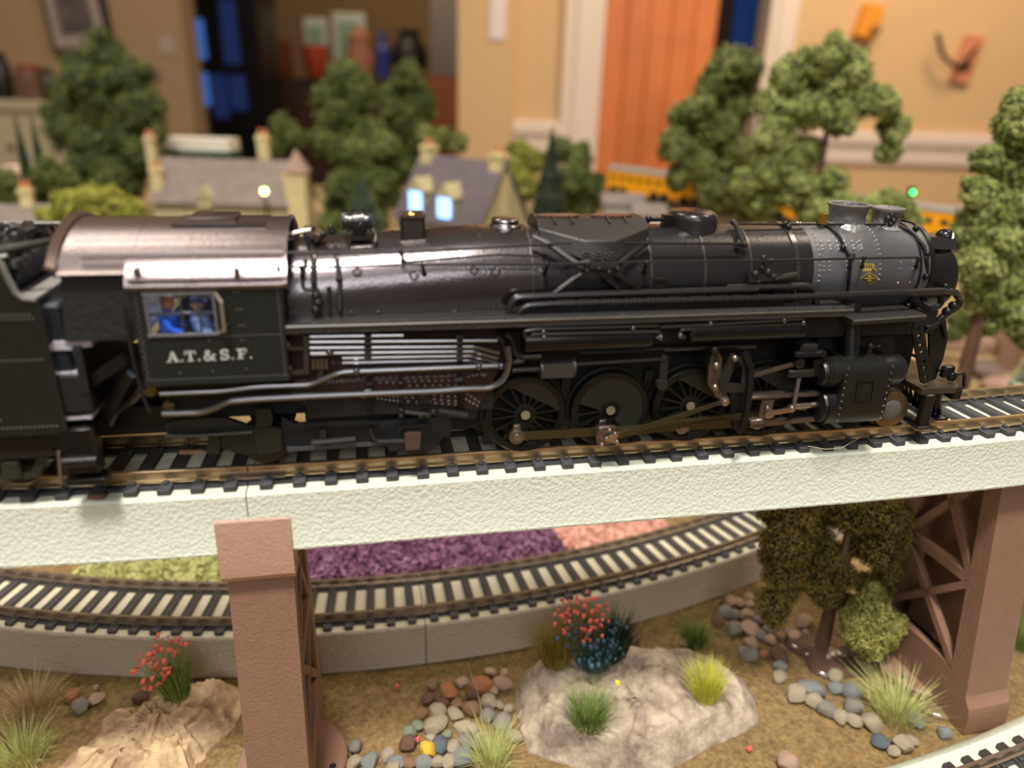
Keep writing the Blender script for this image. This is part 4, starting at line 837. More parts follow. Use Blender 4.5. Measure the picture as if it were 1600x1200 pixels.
b = MB(); q = p(1201, 646, -15.6); b.lathe((q[0], -16.2, q[2]), (0, 1, 0), [(0, .5), (.05, 1.1), (1.0, 1.2)], 14); b.bar(p(1201, 646, -15.9), p(1237, 640, -15.9), 1.0, .7, up=(0, 1, 0)); b.sph(p(1237, 638, -16), .9, 8, 5); b.sph(p(1199, 637, -15.8), .6, 8, 5); L_(b, 'crosshead_arm', mat('arm_steel', (170, 150, 135), .28, metal=.9))
rodp(p(1168, 617, -13.5), p(1284, 613, -13.5), -13.5, .95, .95, 'guide_bar', STEEL, 2.2); rodp(p(1168, 663, -13.5), p(1276, 652, -13.5), -13.5, .95, .95, 'guide_bar', STEEL, 2.2)
# ------------------------------------------------------------------ cylinder
CY = mat('cylinder_black', (32, 32, 29), .33, metal=.3, bump=.15, bs=1800)
s0, s1 = p(1306, 640, -17.4)[0], p(1380, 640, -17.4)[0]
prof = [(-8, 21.2), (-12.5, 21.2)]+[(-14.2+3.6*cos(a), 17.4+3.6*sin(a)) for a in np.linspace(PI/2, PI, 7)]+[(-17.9, 14.5), (-17.9, 10.5)]+[(-13.4+4.6*cos(a), 8.9+4.4*sin(a)) for a in np.linspace(PI+.1, 1.5*PI, 8)]+[(-8, 4.5)]
for sg in (1, -1):
    b = MB(); b.prism([(sg*u, v) for u, v in prof], lambda u, v, t: (t, u, v), s0, s1); L_(b, 'cylinder_block', CY, ang=35)
    b = MB(); b.lathe((s0-3.2, -13.6*sg, 9.1), (1, 0, 0), [(0, 1.6), (0, 2.6), (.6, 3.9), (1.2, 4.1), (1.2, 4.5), (3.2, 4.5)], 30); L_(b, 'cylinder_head', BLACK)
    b = MB(); b.lathe((s0-4.2, -14.0*sg, 17.4), (1, 0, 0), [(0, 1.4), (.2, 2.8), (.8, 3.1), (1.2, 3.1), (1.3, 3.4), (1.9, 3.4), (2, 3.6), (4.2, 3.6)], 30); b.lathe((s1, -14.0*sg, 17.4), (1, 0, 0), [(0, 3.6), (3.4, 3.6), (4.4, 3.0), (4.7, 1.5), (4.8, .1)], 30); L_(b, 'valve_chest', CY)
b = MB()
for i in range(9): z = 6.8+i*1.6; b.rivet((s0+.6, -17.95, z), (0, -1, 0), .25); b.rivet((s1-.6, -17.95, z), (0, -1, 0), .25)
for i in range(7): b.rivet((s0+.8+i*(s1-s0-1.6)/6, -15.5, 20.8), (0, -.6, 1), .25)
L_(b, 'rivets', PG, kind='stuff')
b = MB(); P_ = [(1341, 596), (1366, 594), (1362, 624), (1337, 626)]
for (x0, y0), (x1, y1) in zip(P_, P_[1:]+P_[:1]): b.bar(p(x0, y0, -18.0), p(x1, y1, -18.0), .35, .3, up=(0, 1, 0))
L_(b, 'panel_frame', CY)
b = MB(); q = p(1356, 556, -13.5); b.cyl((q[0], -13.5, q[2]-1.5), (q[0], -13.5, q[2]+.6), 1.4, n=12); b.cyl((q[0], -13.5, q[2]+.5), (q[0], -13.5, q[2]+2.2), .7, n=10); b.sph((q[0], -13.5, q[2]+2.4), .9, 8, 5); b.cyl((q[0], -13.5, q[2]+2), (q[0]+2.2, -13.5, q[2]+2.2), .4, n=8); b.sph((q[0]+2.2, -13.5, q[2]+2.2), .6, 8, 5); L_(b, 'relief_valve', VG)
L_(MB().box((s0-2, -9, 12), (s1+6, 9, 29)), 'cylinder_saddle', DARK)
L_(MB().cyl((s0+4, -13, 20), (s0+4, -9.5, 32), 2.2, n=16), 'steam_pipe', BLACK)
# pilot wheel, deck, braces, coupler gear
pw = wheel_plain(79.0, 4.75, 4.6, 'pilot_wheel', -9.8, mat('wheel_bronze', (128, 112, 84), .3, metal=.85))
MB().lathe((79.0, -10.1, 4.75), (0, 1, 0), [(0, .4), (0, 2.2), (.3, 2.6), (.6, 2.7)], 20).build('wheel_centre', mat('wheel_centre_grey', (90, 88, 84), .5), pw)
L_(MB().box((74, -6, 3.5), (86, 6, 7)), 'pilot_truck', DARK)
dz = 11.2
b = MB(); b.prism([(83.6, -12.6), (93.2, -12.6), (95.6, -10.2), (95.6, 10.2), (93.2, 12.6), (83.6, 12.6)], lambda u, v, t: (u, v, t), dz-1.5, dz); L_(b, 'pilot_deck', mat('deck_brown_black', (62, 54, 46), .45, metal=.2))
b = MB(); b.bbox((93.6, -11.5, dz-4.2), (96.4, 11.5, dz-.8), .5); L_(b, 'pilot_beam', BLACK)
for sg in (-1, 1):
    b = MB(); b.bbox((84.8, sg*12.2-1, 1.0), (87.6, sg*12.2+1, dz-1.4), .3); b.bbox((84, sg*12.4-1.4, .9), (88.4, sg*12.4+1.4, 1.7), .2); L_(b, 'pilot_step', BLACK)
    b = MB()
    for k in range(6): b.bar((90.2+.2*k, sg*(10.5-1.7*k), dz-1.5), (94.5-.2*k, sg*(8-1.5*k), 1.6), 1.0, .7)
    b.bbox((92.2, sg*5.5-5, 1.2), (95.4, sg*5.5+5, 2.2), .3); L_(b, 'pilot_bars', BLACK)
def brace(x0, y0, x1, y1, w_, wd, sgw):
    a, c = np.array(p(x0, y0, w_)), np.array(p(x1, y1, w_)); b = MB(); d = c-a; d /= np.linalg.norm(d); n_ = np.cross(d, [0, 1, 0])
    for k in (-1, 1): b.bar(a+n_*k*wd/2, c+n_*k*wd/2, .5, 1.0)
    m_ = 7
    for i in range(m_+1): q = a+(c-a)*i/m_; b.obox(q, n_*wd/2, (0, .4, 0), d*(.45 if i % 2 else .8))
    L_(b, 'smokebox_brace', CY)
brace(1432, 506, 1447, 594, -12, 1.9, 1)
plate([(1452, 512), (1478, 500), (1481, 530), (1474, 560), (1462, 592), (1452, 596)], -8.5, 'front_plate', CY, .6)
L_(MB().bar(p(1470, 500, -9), p(1478, 528, -9), .5, .6, up=(0, 1, 0)), 'smokebox_brace', CY)
b = MB(); b.tube([p(1474, 575, -9.5), p(1482, 583, -9.5), p(1493, 586, -10)], .5, 7); b.sph(p(1487, 588, -9.5), 1.3, 8, 5); b.bbox(tuple(np.array(p(1480, 580, -9))-[1.6, .8, 1.5]), tuple(np.array(p(1480, 580, -9))+[1.6, .8, 1.5]), .3); L_(b, 'air_hose_bracket', BLACK)
pipe([(1492, 585), (1507, 583), (1506, 606), (1495, 609)], -11.5, .42, 'uncoupling_lever', BLACK, .8)
L_(MB().tube([(90, -9.5, dz+3.2), (90.5, 0, dz+3.6), (90, 9.5, dz+3.2)], .4, 6), 'uncoupling_bar', BLACK)
b = MB(); b.bbox((95, -2, 5), (99.5, 2, 9), .6); L_(b, 'coupler', BLACK)
# ------------------------------------------------------------------ tender
TE = thing('tender', 'black riveted coal tender coupled behind the locomotive, cut off by the left edge', 'tender', OL, AL)
def T_(b, name, M, parent=None, **k): return b.build(name, M, parent or TE, **k)
TF = -101.2; SH = 38.4
b = MB(); pr = [(-185, 13), (TF, 13), (TF, SH), (-103, SH), (-103.2, SH+.4), (-104.2, SH+1.4), (-104.9, SH+4), (-105.5, SH+6.6), (-106.6, SH+7.6), (-185, SH+7.8)]
for sg in (1, -1): b.prism(pr, lambda u, v, t: (u, t, v), sg*16.2, sg*15.7)
T_(b, 'tender_side', TEND)
T_(MB().box((-185, -15.7, 13), (TF-.1, 15.7, SH-.2)), 'water_tank', TEND)
EDG = mat('edge_grey', (120, 118, 112), .4, metal=.4)
for sg in (1, -1): T_(MB().tube([(TF, sg*16.0, SH+.2), (-103.2, sg*16.0, SH+.5), (-104.2, sg*16.0, SH+1.5), (-104.9, sg*16.0, SH+4), (-105.5, sg*16.0, SH+6.7), (-106.8, sg*16.0, SH+7.8), (-185, sg*16.0, SH+8)], .55, 8), 'top_bead', EDG)
T_(MB().box((TF-5, -15.6, SH), (TF, 15.6, SH+.5)), 'front_shelf', mat('dusty_shelf', (134, 130, 124), .9, bump=.8, bs=1500))
b = MB(); b.loft([[(-107, w_, SH) for w_ in np.linspace(-13, 13, 9)]+[(-112, w_, SH) for w_ in np.linspace(13, -13, 9)], [(-104.5, w_*.96, SH+3.6) for w_ in np.linspace(-13, 13, 9)]+[(-112, w_*.96, SH+3.6) for w_ in np.linspace(13, -13, 9)],
    [(-105.2, w_*.85, SH+6) for w_ in np.linspace(-13, 13, 9)]+[(-112, w_*.85, SH+6) for w_ in np.linspace(13, -13, 9)]])
T_(b, 'bunker_front', mat('dusty_bunker', (46, 44, 40), .85, bump=1, bs=900, var=.5, vs=500), ang=60)
for (x0, y0, x1, y1) in ((-110, -14.5, -102, -14.5),):
    T_(MB().tube([(-118, -14.8, SH+6.4), (-108, -14.6, SH+8.2), (-101, -12, SH+9.0), (-98.5, -8, SH+9.2)], .7, 8), 'bunker_rail', TEND)
b = MB(); b.loft([[(-185, w_, SH+4+1.5*cos(w_/12)) for w_ in np.linspace(-15, 15, 12)], [(-150, w_, SH+5+4*cos(w_/11)) for w_ in np.linspace(-15, 15, 12)], [(-106, w_, SH+4.5+3.2*cos(w_/11)) for w_ in np.linspace(-13.5, 13.5, 12)]], cap=False, close=False); T_(b, 'coal_bed', DARK)
COAL = mat('coal', (38, 36, 36), .22, metal=.2, var=.4, vs=300)
b = MB()
for i in range(900):
    s_ = random.uniform(-150, -106); w_ = random.uniform(-14, 14); z = SH+4.8+3.6*cos(w_/11); r = random.uniform(.45, 1.1); a = random.uniform(0, PI); h_ = random.uniform(-.6, .6)
    X = np.array([cos(a), sin(a), h_])*r; Y = np.array([-sin(a), cos(a), random.uniform(-.5, .5)])*r*.8; Z = np.array([h_, .3, 1])*r*.7; b.obox((s_, w_, z+random.uniform(0, .8)), X, Y, Z)
T_(b, 'coal', COAL, kind='stuff')
# front face equipment
b = MB(); b.bbox((TF-.2, -15.5, 15), (TF+3.4, -9, 37.5), .5); T_(b, 'front_locker', mat('locker_blue_black', (30, 36, 42), .4, metal=.2))
T_(MB().bar((TF+3.3, -14.8, 34.6), (TF+3.6, -10.5, 35.8), .5, .9), 'locker_bar', mat('bar_blue', (110, 128, 142), .35, metal=.4))
b = MB()
for w_, z in ((-14.6, 31.5), (-11.8, 33), (-14.6, 28), (-11.5, 29.2), (-13.5, 26)): b.sph((TF+3.5, w_, z), .45, 6, 4)
T_(b, 'locker_knob', STEELD)
for z0, z1, w0, w1 in ((22, 24.8, -16.3, -8),): T_(MB().bbox((TF-.5, -16.3, 17), (TF+5.6, -8, 24.6), .4), 'step_box', DARK); T_(MB().box((TF, -16, 24.6), (TF+5.4, -8.4, 25.0)), 'dusty_tread', APR)
T_(MB().box((TF-.2, -15.9, 29.2), (TF+5.4, 15, 30.2)), 'gangway_cloth', APR)
T_(MB().box((TF, -16, 15.6), (TF+5.0, -8.4, 16.2)), 'dusty_tread', APR)
T_(MB().tube([(TF+.6, -16.9, SH+.5), (TF+.5, -16.9, 14.5)], .3, 6), 'handrail', STEELD)
b = MB()
for z in (SH-3.2, 27.6, 14.6):
    n = 60
    for i in range(n): b.rivet((TF-1.2-i*.75, -16.2, z), (0, -1, 0), .27)
    if z > 30:
        for i in range(n): b.rivet((TF-1.6-i*.75, -16.2, z+.75), (0, -1, 0), .27)
for i in range(13): b.rivet((-112+(.6 if i % 2 else -.4), -16.2, 27-.98*i), (0, -1, 0), .27)
T_(b, 'rivets', RIVB, kind='stuff')
T_(MB().box((-185, -15, 9.5), (TF+1.5, 15, 13)), 'tender_frame', BLACK)
b = MB(); b.bbox((TF-1.5, -16.2, 4), (TF+4.6, -12.5, 14), .5); b.cyl((TF-1.2, -16.8, 7.4), (TF+4.8, -16.8, 7.4), 1.15, n=12); b.bbox((TF-2, -16.6, 1.8), (TF+5.5, -12.5, 3.6), .4); T_(b, 'tender_step', BLACK)
T_(MB().bar((TF-1.8, -16.2, 9.5), (TF-2.6, -16.2, 2.5), .6, .6, up=(0, 1, 0)), 'step_strap', PIN)
# tender truck
for c0 in (-113, -129):
    z0 = 4.6
    for sg in (-1, 1):
        b = MB(); b.lathe((c0, sg*9.4, z0), (0, -sg*-1., 0), [(-.0, 3.6), (.05, 4.3), (.3, 4.5), (1.0, 4.5)], 30); o = T_(b, 'tender_wheel', TYRE)
    MB().cyl((c0, -9, z0), (c0, 9, z0), 1, n=8).build('axle', DARK, o)
TS = mat('truck_side_olive', (48, 48, 38), .5, metal=.15)
b = MB(); f = lambda u, v, t: (u, t, v)
for poly in ([(-104, 7.6), (-106, 9.0), (-136, 9.0), (-138, 7.6), (-136, 7.0), (-106, 7.0)], [(-106, 7.2), (-109, 2.6), (-117, 2.6), (-120, 5.4), (-118.5, 5.4), (-116, 3.8), (-110, 3.8), (-108, 7.2)],
             [(-122, 7.2), (-124.5, 2.6), (-133, 2.6), (-136, 5.4), (-134.5, 5.4), (-132, 3.8), (-126, 3.8), (-124, 7.2)]): b.prism(poly, f, -13.4, -12.2)
for c0 in (-113, -129): b.bbox((c0-1.7, -14.0, 2.8), (c0+1.7, -12.4, 6.8), .4)
T_(b, 'truck_sideframe', TS)
# ------------------------------------------------------------------ rocks
def rock(name, label, outline, top, M, peaks, step=60, loc=None, seed=0, rough=1., cat='rock'):
    """outline: ground polygon (world mm, ccw); relief from a height function of the distance to the outline"""
    P_ = np.array(outline, float); c = P_.mean(0); T = thing(name, label, cat, (c[0], c[1], GZ))
    n = len(P_); K = 44; S = 150
    d = np.r_[0, np.cumsum(np.linalg.norm(np.roll(P_, -1, 0)-P_, axis=1))]; rim = []
    for k in range(S):
        t = d[-1]*k/S; i = np.searchsorted(d, t, 'right')-1; u = (t-d[i])/(d[i+1]-d[i]); rim.append(P_[i]*(1-u)+P_[(i+1) % n]*u)
    rim = np.array(rim); rim = (np.roll(rim, 1, 0)+rim*2+np.roll(rim, -1, 0))/4
    V = []; 
    for j in range(K+1):
        f = 1-(j/K)**1.35 if j else 1.0
        for k in range(S):
            q = c+(rim[k]-c)*f; 
            h = top(q[0], q[1], 1-f); nz = -abs(noise.noise((q[0]/6, q[1]/5, seed+20)))*2.6*rough+noise.noise((q[0]/.8, q[1]/.8, seed+7))*.22*rough+noise.noise((q[0]/9, q[1]/9, seed))*1.8*rough+noise.noise((q[0]/3.5, q[1]/3.5, seed+4))*.8*rough+noise.noise((q[0]/1.5, q[1]/1.5, seed+9))*.35*rough
            e = min(1, (1-f)*8); V.append((q[0]-c[0]+(noise.noise((k*.4, seed, 2))*1.2), q[1]-c[1], max(-1.5, h+nz*e) if j else -1.5))
    F = []
    b = MB()
    for j in range(K):
        for k in range(S): F.append((j*S+k, j*S+(k+1) % S, (j+1)*S+(k+1) % S, (j+1)*S+k))
    b.add(V, F); b.build('stone', M, T, ang=70); return T, c
ROCKC = mat('rock_cream_grey', (116, 100, 88), .8, bump=1.3, bs=420, col2=(190, 174, 152), vs=110)
G = lambda x, y, z=0: PZ(x, y, GZ+z)[:2]
out = [G(*q) for q in ((822, 1176), (880, 1192), (960, 1215), (1040, 1206), (1110, 1168), (1160, 1145), (1188, 1130), (1183, 1098), (1165, 1065), (1130, 1045), (1080, 1040), (990, 1035), (905, 1030), (815, 1052), (803, 1090), (812, 1130))]
def topc(x, y, f):
    a = np.array(G(820, 1100)); q = 11*min(1, f*4.5)*(1-.30*max(0, (x-20)/60)); y0 = 150
    return q*(.55+.45*min(1, max(0, (y-y0)/30)))+1.5*min(1, f*3)
rk, cc = rock('flat_rock', 'big flat cream-grey rock slab with grass tufts on it, in front of the lower track', out, topc, ROCKC, None, seed=3)
ROCKL = mat('rock_ochre_bark', (138, 110, 84), .8, bump=1.2, bs=260, col2=(212, 184, 142), vs=60)
out = [G(*q) for q in ((60, 1240), (180, 1240), (285, 1235), (320, 1180), (372, 1130), (385, 1100), (375, 1075), (340, 1062), (300, 1082), (250, 1098), (200, 1120), (140, 1160), (90, 1200))]
def topl(x, y, f): return 8.5*min(1, f*3.0)*(.75+.25*noise.noise((x/8, y/8, 1)))+ (2.2*math.floor((noise.noise(((x+y)/16, (x-y)/6, 3))+1)*2.2)-3)*min(1, f*3)*.7
rl, cl = rock('weathered_rock', 'long weathered ochre rock like driftwood, left of the left pier foot', out, topl, ROCKL, None, seed=8, rough=1.3)
# ------------------------------------------------------------------ pebbles
def ico_rock(seed, squash):
    import bmesh
    bm = bmesh.new(); bmesh.ops.create_icosphere(bm, subdivisions=2, radius=1); rg = random.Random(seed)
    cuts = [(Vector((rg.gauss(0, 1), rg.gauss(0, 1), rg.gauss(0, 1))).normalized(), rg.uniform(.62, .9)) for _ in range(9)]
    for v in bm.verts:
        c = v.co
        for n_, d_ in cuts:
            k = c.dot(n_)-d_
            if k > 0: c = c-n_*k*.85
        c = c*(1+.06*noise.noise(c*2.3+Vector((seed, 0, 0)))); v.co = Vector((c.x*1.08, c.y*.95, c.z*squash))
    me = bpy.data.meshes.new('pebble'); bm.to_mesh(me); bm.free(); me.polygons.foreach_set('use_smooth', [True]*len(me.polygons)); me.set_sharp_from_angle(angle=.62); return me
PM = [ico_rock(i+11, (.8, .7, .9, .75, .85, .65)[i]) for i in range(6)]
PC = {'t': ('tan', mat('pebble_tan', (150, 116, 88), .7, bump=.6, bs=500, var=.25, vs=300)), 'p': ('pinkish', mat('pebble_pink', (190, 158, 136), .7, bump=.6, bs=500, var=.2, vs=300)),
      'o': ('orange-brown', mat('pebble_orange', (182, 122, 78), .65, bump=.6, bs=500, var=.2, vs=300)), 'r': ('brown', mat('pebble_brown', (116, 86, 70), .7, bump=.6, bs=500, var=.25, vs=300)),
      'g': ('grey', mat('pebble_grey', (142, 136, 126), .65, bump=.6, bs=500, var=.25, vs=300)), 'w': ('cream', mat('pebble_cream', (226, 212, 186), .65, bump=.7, bs=500, col2=(150, 132, 104), vs=260)),
      'b': ('speckled blue-grey', mat('pebble_blue', (96, 104, 108), .6, bump=.6, bs=500, col2=(176, 176, 168), vs=420)), 'B': ('dark slate-blue', mat('pebble_slate', (86, 94, 104), .5, bump=.4, bs=500, var=.15, vs=300)),
      'n': ('greenish', mat('pebble_green', (140, 146, 122), .65, bump=.6, bs=500, var=.2, vs=300)), 'y': ('mustard-yellow', mat('pebble_yellow', (222, 178, 56), .55, bump=.4, bs=400, var=.1, vs=200))}
def cluster(lst, ox, oy, k, where, group):
    items = []
    for x, y, w_, c in lst:
        X, Y = ox+x/k, oy+y/k; r = w_/k/2
        q = PZ(X, Y, GZ+1.6); dep = (q-CAM)@_f; R = r*1.1*dep/FPX
        q = PZ(X, Y+r*.25, GZ+R*.35); items.append([X, Y, q, R, c])
    Rs = sorted(i[3] for i in items); lo, hi = Rs[len(Rs)//3], Rs[2*len(Rs)//3]
    fam = {}
    for it in items:
        sz = 'small' if it[3] < lo else ('large' if it[3] >= hi else 'middling'); fam.setdefault((sz, it[4]), []).append(it)
    ORD = ['leftmost', 'second from left', 'third from left', 'fourth from left', 'fifth from left', 'sixth from left', 'seventh from left']
    NUM = {2: 'two', 3: 'three', 4: 'four', 5: 'five', 6: 'six', 7: 'seven', 8: 'eight', 9: 'nine'}
    for (sz, c), L in fam.items():
        L.sort(key=lambda i: i[0]); n = len(L)
        for j, (X, Y, q, R, c_) in enumerate(L):
            nm = f"{sz} {PC[c][0]} pebble {where}"
            if n > 1: o_ = 'rightmost' if j == n-1 else (ORD[j] if j < 7 else 'second from right'); nm = f"{sz} {PC[c][0]} pebble {where}, {o_} of {NUM.get(n, 'many')}"
            me = PM[random.randrange(6)]; o = bpy.data.objects.new('pebble', me); COL.objects.link(o)
            if not len(me.materials): me.materials.append(PC['g'][1])
            o.material_slots[0].link = 'OBJECT'; o.material_slots[0].material = PC[c][1]
            o.location = Vector((q[0], q[1], GZ+R*.42))/1000; o.scale = (R/1000*1.08,)*3; o.rotation_euler = (random.uniform(-.4, .4), random.uniform(-.4, .4), random.uniform(0, 6.28))
            tag(o, nm, 'pebble', group)
cluster([(828,800,60,'t'),(965,795,55,'p'),(1100,745,50,'p'),(1162,748,40,'p'),(1155,795,85,'p'),(905,832,90,'o'),(1060,808,90,'o'),(1010,850,60,'r'),(1112,835,50,'p'),(805,866,64,'r'),(870,890,65,'r'),(945,890,60,'t'),(1090,885,72,'w'),(1008,913,80,'t'),(935,940,80,'w'),(1142,900,44,'w'),(1180,918,48,'w'),(770,935,60,'t'),(850,930,80,'w'),(1095,948,72,'g'),(845,985,105,'w'),(1165,988,96,'g'),(755,995,55,'n'),(720,1025,60,'n'),(815,1030,52,'g'),(900,1038,44,'n'),(970,1000,75,'w'),(1015,1015,60,'w'),(985,1070,80,'g'),(1210,1045,70,'w'),(1058,1065,84,'w'),(710,1080,76,'r'),(820,1058,50,'w'),(862,1085,76,'B'),(925,1095,64,'w'),(806,1108,74,'y'),(970,1140,98,'b'),(465,1092,66,'g'),(615,1135,68,'w'),(460,1165,70,'w'),(535,1160,80,'b'),(655,1170,75,'b'),(715,1170,64,'t'),(785,1170,70,'b'),(850,1165,60,'w'),(905,1165,70,'w'),(640,1200,80,'w')],
        400, 800, 3, 'in the heap left of the flat rock', 'pebbles heaped left of the big flat rock')
cluster([(150,455,54,'p'),(115,450,66,'p'),(195,435,50,'p'),(95,497,60,'g'),(65,532,60,'r'),(140,510,46,'g'),(210,470,60,'p'),(135,572,66,'g'),(190,510,66,'p'),(240,490,44,'p'),(205,570,80,'p'),(240,530,48,'g'),(272,540,44,'p'),(250,605,52,'g'),(290,580,50,'g'),(210,635,66,'p'),(293,622,52,'p'),(335,602,52,'t'),(375,590,42,'g'),(405,605,58,'p'),(455,598,42,'g'),(448,540,66,'p'),(180,672,52,'g'),(207,690,70,'g'),(265,687,46,'o'),(335,690,78,'r'),(570,637,50,'g'),(630,655,54,'t')],
        1100, 780, 2.858, 'banked by the drooping tree', 'pebbles banked round the drooping tree')
cluster([(340,740,60,'b'),(338,787,58,'w'),(640,705,44,'w'),(585,780,62,'w'),(585,835,60,'b'),(480,840,104,'b'),(410,862,86,'w'),(660,858,88,'b'),(498,895,76,'w'),(670,915,80,'g'),(550,930,80,'g'),(612,968,66,'w'),(675,980,62,'w'),(750,990,80,'w'),(785,1075,70,'B'),(845,1120,54,'w'),(885,1085,80,'w'),(932,1072,48,'w'),(943,975,78,'b'),(1072,1038,62,'b'),(380,1170,92,'p')],
        1100, 780, 2.858, 'in the row near the pale tuft', 'pebbles in the row right of the big flat rock')
cluster([(338,855,70,'o'),(378,900,76,'g'),(453,868,65,'p'),(658,862,65,'r'),(450,818,26,'w')], 0, 800, 3, 'on bare soil at the far left', 'loose pebbles at the far left')
cluster([(962,608,52,'p'),(718,592,60,'r')], 750, 800, 3, 'behind the flat rock', 'pebbles behind the big flat rock')
# ------------------------------------------------------------------ grass tufts
def tuft(label, x, y, z, n, h, spread, cols, M, lean=(0, 0), wdt=.16, rad=1.6, name='grass_tuft', cat='grass tuft', flowers=None):
    h *= 1.2; rad *= 1.25; spread *= 1.55; q = PZ(x, y, GZ+z); T = thing(name, label, cat, q)
    b0 = RNG.uniform(0, 2*PI, n); r0 = rad*np.sqrt(RNG.uniform(0, 1, n)); hh = h*RNG.uniform(.55, 1.05, n); ln = spread*RNG.uniform(.3, 1, n)*(.3+r0/rad*.7)
    bx, by = r0*np.cos(b0), r0*np.sin(b0); dx, dy = np.cos(b0)*ln+lean[0]*hh, np.sin(b0)*ln+lean[1]*hh
    sx, sy = -np.sin(b0+RNG.normal(0, 1, n))*wdt/2, np.cos(b0+RNG.normal(0, 1, n))*wdt/2
    V = np.zeros((n, 5, 3)); V[:, 0] = np.c_[bx-sx, by-sy, 0*bx-.4]; V[:, 1] = np.c_[bx+sx, by+sy, 0*bx-.4]
    V[:, 2] = np.c_[bx+dx*.4+sx*.8, by+dy*.4+sy*.8, hh*.62]; V[:, 3] = np.c_[bx+dx*.4-sx*.8, by+dy*.4-sy*.8, hh*.62]; V[:, 4] = np.c_[bx+dx, by+dy, hh]
    i = np.arange(n)*5; tri = np.concatenate([np.c_[i, i+1, i+2], np.c_[i, i+2, i+3], np.c_[i+3, i+2, i+4]])
    npmesh('blades', V.reshape(-1, 3), tri, M, T, kind='stuff')
    if flowers:
        FM, nf, fr = flowers; b = MB()
        for k in range(nf):
            j = RNG.integers(0, n) if fr is None else k % n; q = V[j, 4]
            if fr is not None and (q[0]*fr[0]+q[1]*fr[1]+q[2]*fr[2]) < fr[3]: continue
            a = RNG.uniform(.25, .55); b.obox(q, (a, RNG.normal(0, .15), .1), (0, a, RNG.normal(0, .2)), (0, .1, a*.6))
        if b.v: b.build('blossoms', FM, T, kind='stuff')
    return T
def gm(name, a, b_): return mat(name, a, .6, col2=b_, vs=400)
M1 = gm('straw_grass', (172, 146, 100), (206, 182, 134)); M2 = gm('pale_green_grass', (170, 178, 96), (208, 212, 142)); M3 = gm('lime_grass', (186, 190, 48), (212, 208, 90)); M4 = gm('deep_green_grass', (84, 116, 42), (146, 158, 84)); M5 = gm('olive_brown_grass', (118, 102, 40), (152, 134, 62)); M6 = gm('blue_green_grass', (46, 86, 92), (80, 116, 110)); M7 = gm('green_grass', (88, 118, 40), (120, 144, 60))
RED = mat('blossom_coral', (216, 98, 84), .7, var=.25, vs=500); YEL = mat('blossom_yellow', (236, 206, 40), .6); TEAL = mat('blossom_blue', (48, 78, 94), .6, var=.3, vs=400)
tuft('dry straw-coloured grass tuft at the left edge beside the grey roadbed', 52, 1112, 0, 420, 8.5, 8, None, M1, (.1, 0), rad=4)
tuft('pale yellow-green grass tuft in the bottom left corner', 38, 1185, 0, 420, 8.5, 8, None, M2, (.05, 0), rad=4)
tuft('green tuft with coral blossoms growing on the weathered rock', 278, 1086, 7, 500, 12.5, 5, None, M4, (-.15, 0), rad=2.6, flowers=(RED, 90, (-1, 0, .62, 6.5)))
tuft('pale grass tuft at the bottom edge in front of the pebble heap', 768, 1192, 0, 320, 9, 7, None, M2, (0, 0), rad=3)
tuft('round green grass tuft with a yellow bud on the big flat rock', 919, 1132, 8, 600, 8.5, 6.5, None, M4, (0, 0), rad=3.2, flowers=(YEL, 1, None))
tuft('bright lime grass tuft on the right part of the big flat rock', 1102, 1088, 9, 560, 9.5, 5, None, M3, (-.1, .1), rad=2.8)
tuft('olive-brown grass tuft on the back left corner of the big flat rock', 868, 1035, 12, 620, 10.5, 6, None, M5, (-.1, .1), rad=3)
tuft('blue-green tuft in the planted clump on the big flat rock', 925, 1036, 11, 620, 10.5, 5, None, M6, (0, 0), rad=3.8, flowers=(TEAL, 110, None))
tuft('low tuft topped with coral-red blossoms behind the blue-green tuft', 905, 1018, 11, 420, 13.5, 3, None, M5, (0, 0), rad=4, flowers=(RED, 80, (0, 0, 1, 10)))
tuft('dark green sprig at the right end of the planted clump', 958, 1022, 11, 320, 13, 2.5, None, gm('dark_sprig', (24, 44, 26), (50, 68, 40)), (.1, 0), rad=3, wdt=.35)
tuft('small mid-green tuft on the soil behind the big flat rock', 1084, 1006, 0, 420, 7.5, 5, None, M7, rad=2.6)
tuft('pale wispy grass tuft beside the right pier foot', 1400, 1120, 0, 420, 11, 10, None, M2, (-.15, .1), rad=4)
tuft('short yellow-green tuft at the right edge behind the right pier', 1597, 1010, 0, 300, 10, 6, None, M7, (.2, 0), rad=3)
# fallen flock: tiny coral specks
for x, y, t in ((222, 1111, 'beside the weathered rock'), (621, 1073, 'on soil before the grey roadbed'), (652, 1156, 'on the pebble heap'), (1172, 1170, 'on soil right of the big flat rock')):
    q = PZ(x, y, GZ+.8); b = MB()
    for k in range(6): b.obox((random.uniform(-.5, .5), random.uniform(-.5, .5), random.uniform(-.3, .5)), (.35, 0, .1), (0, .35, 0), (0, 0, .25))
    T = thing('blossom_crumb', 'tiny coral blossom crumb '+t, 'debris', q, 0, 'fallen blossom crumbs'); b.build('flock', RED, T, kind='stuff')
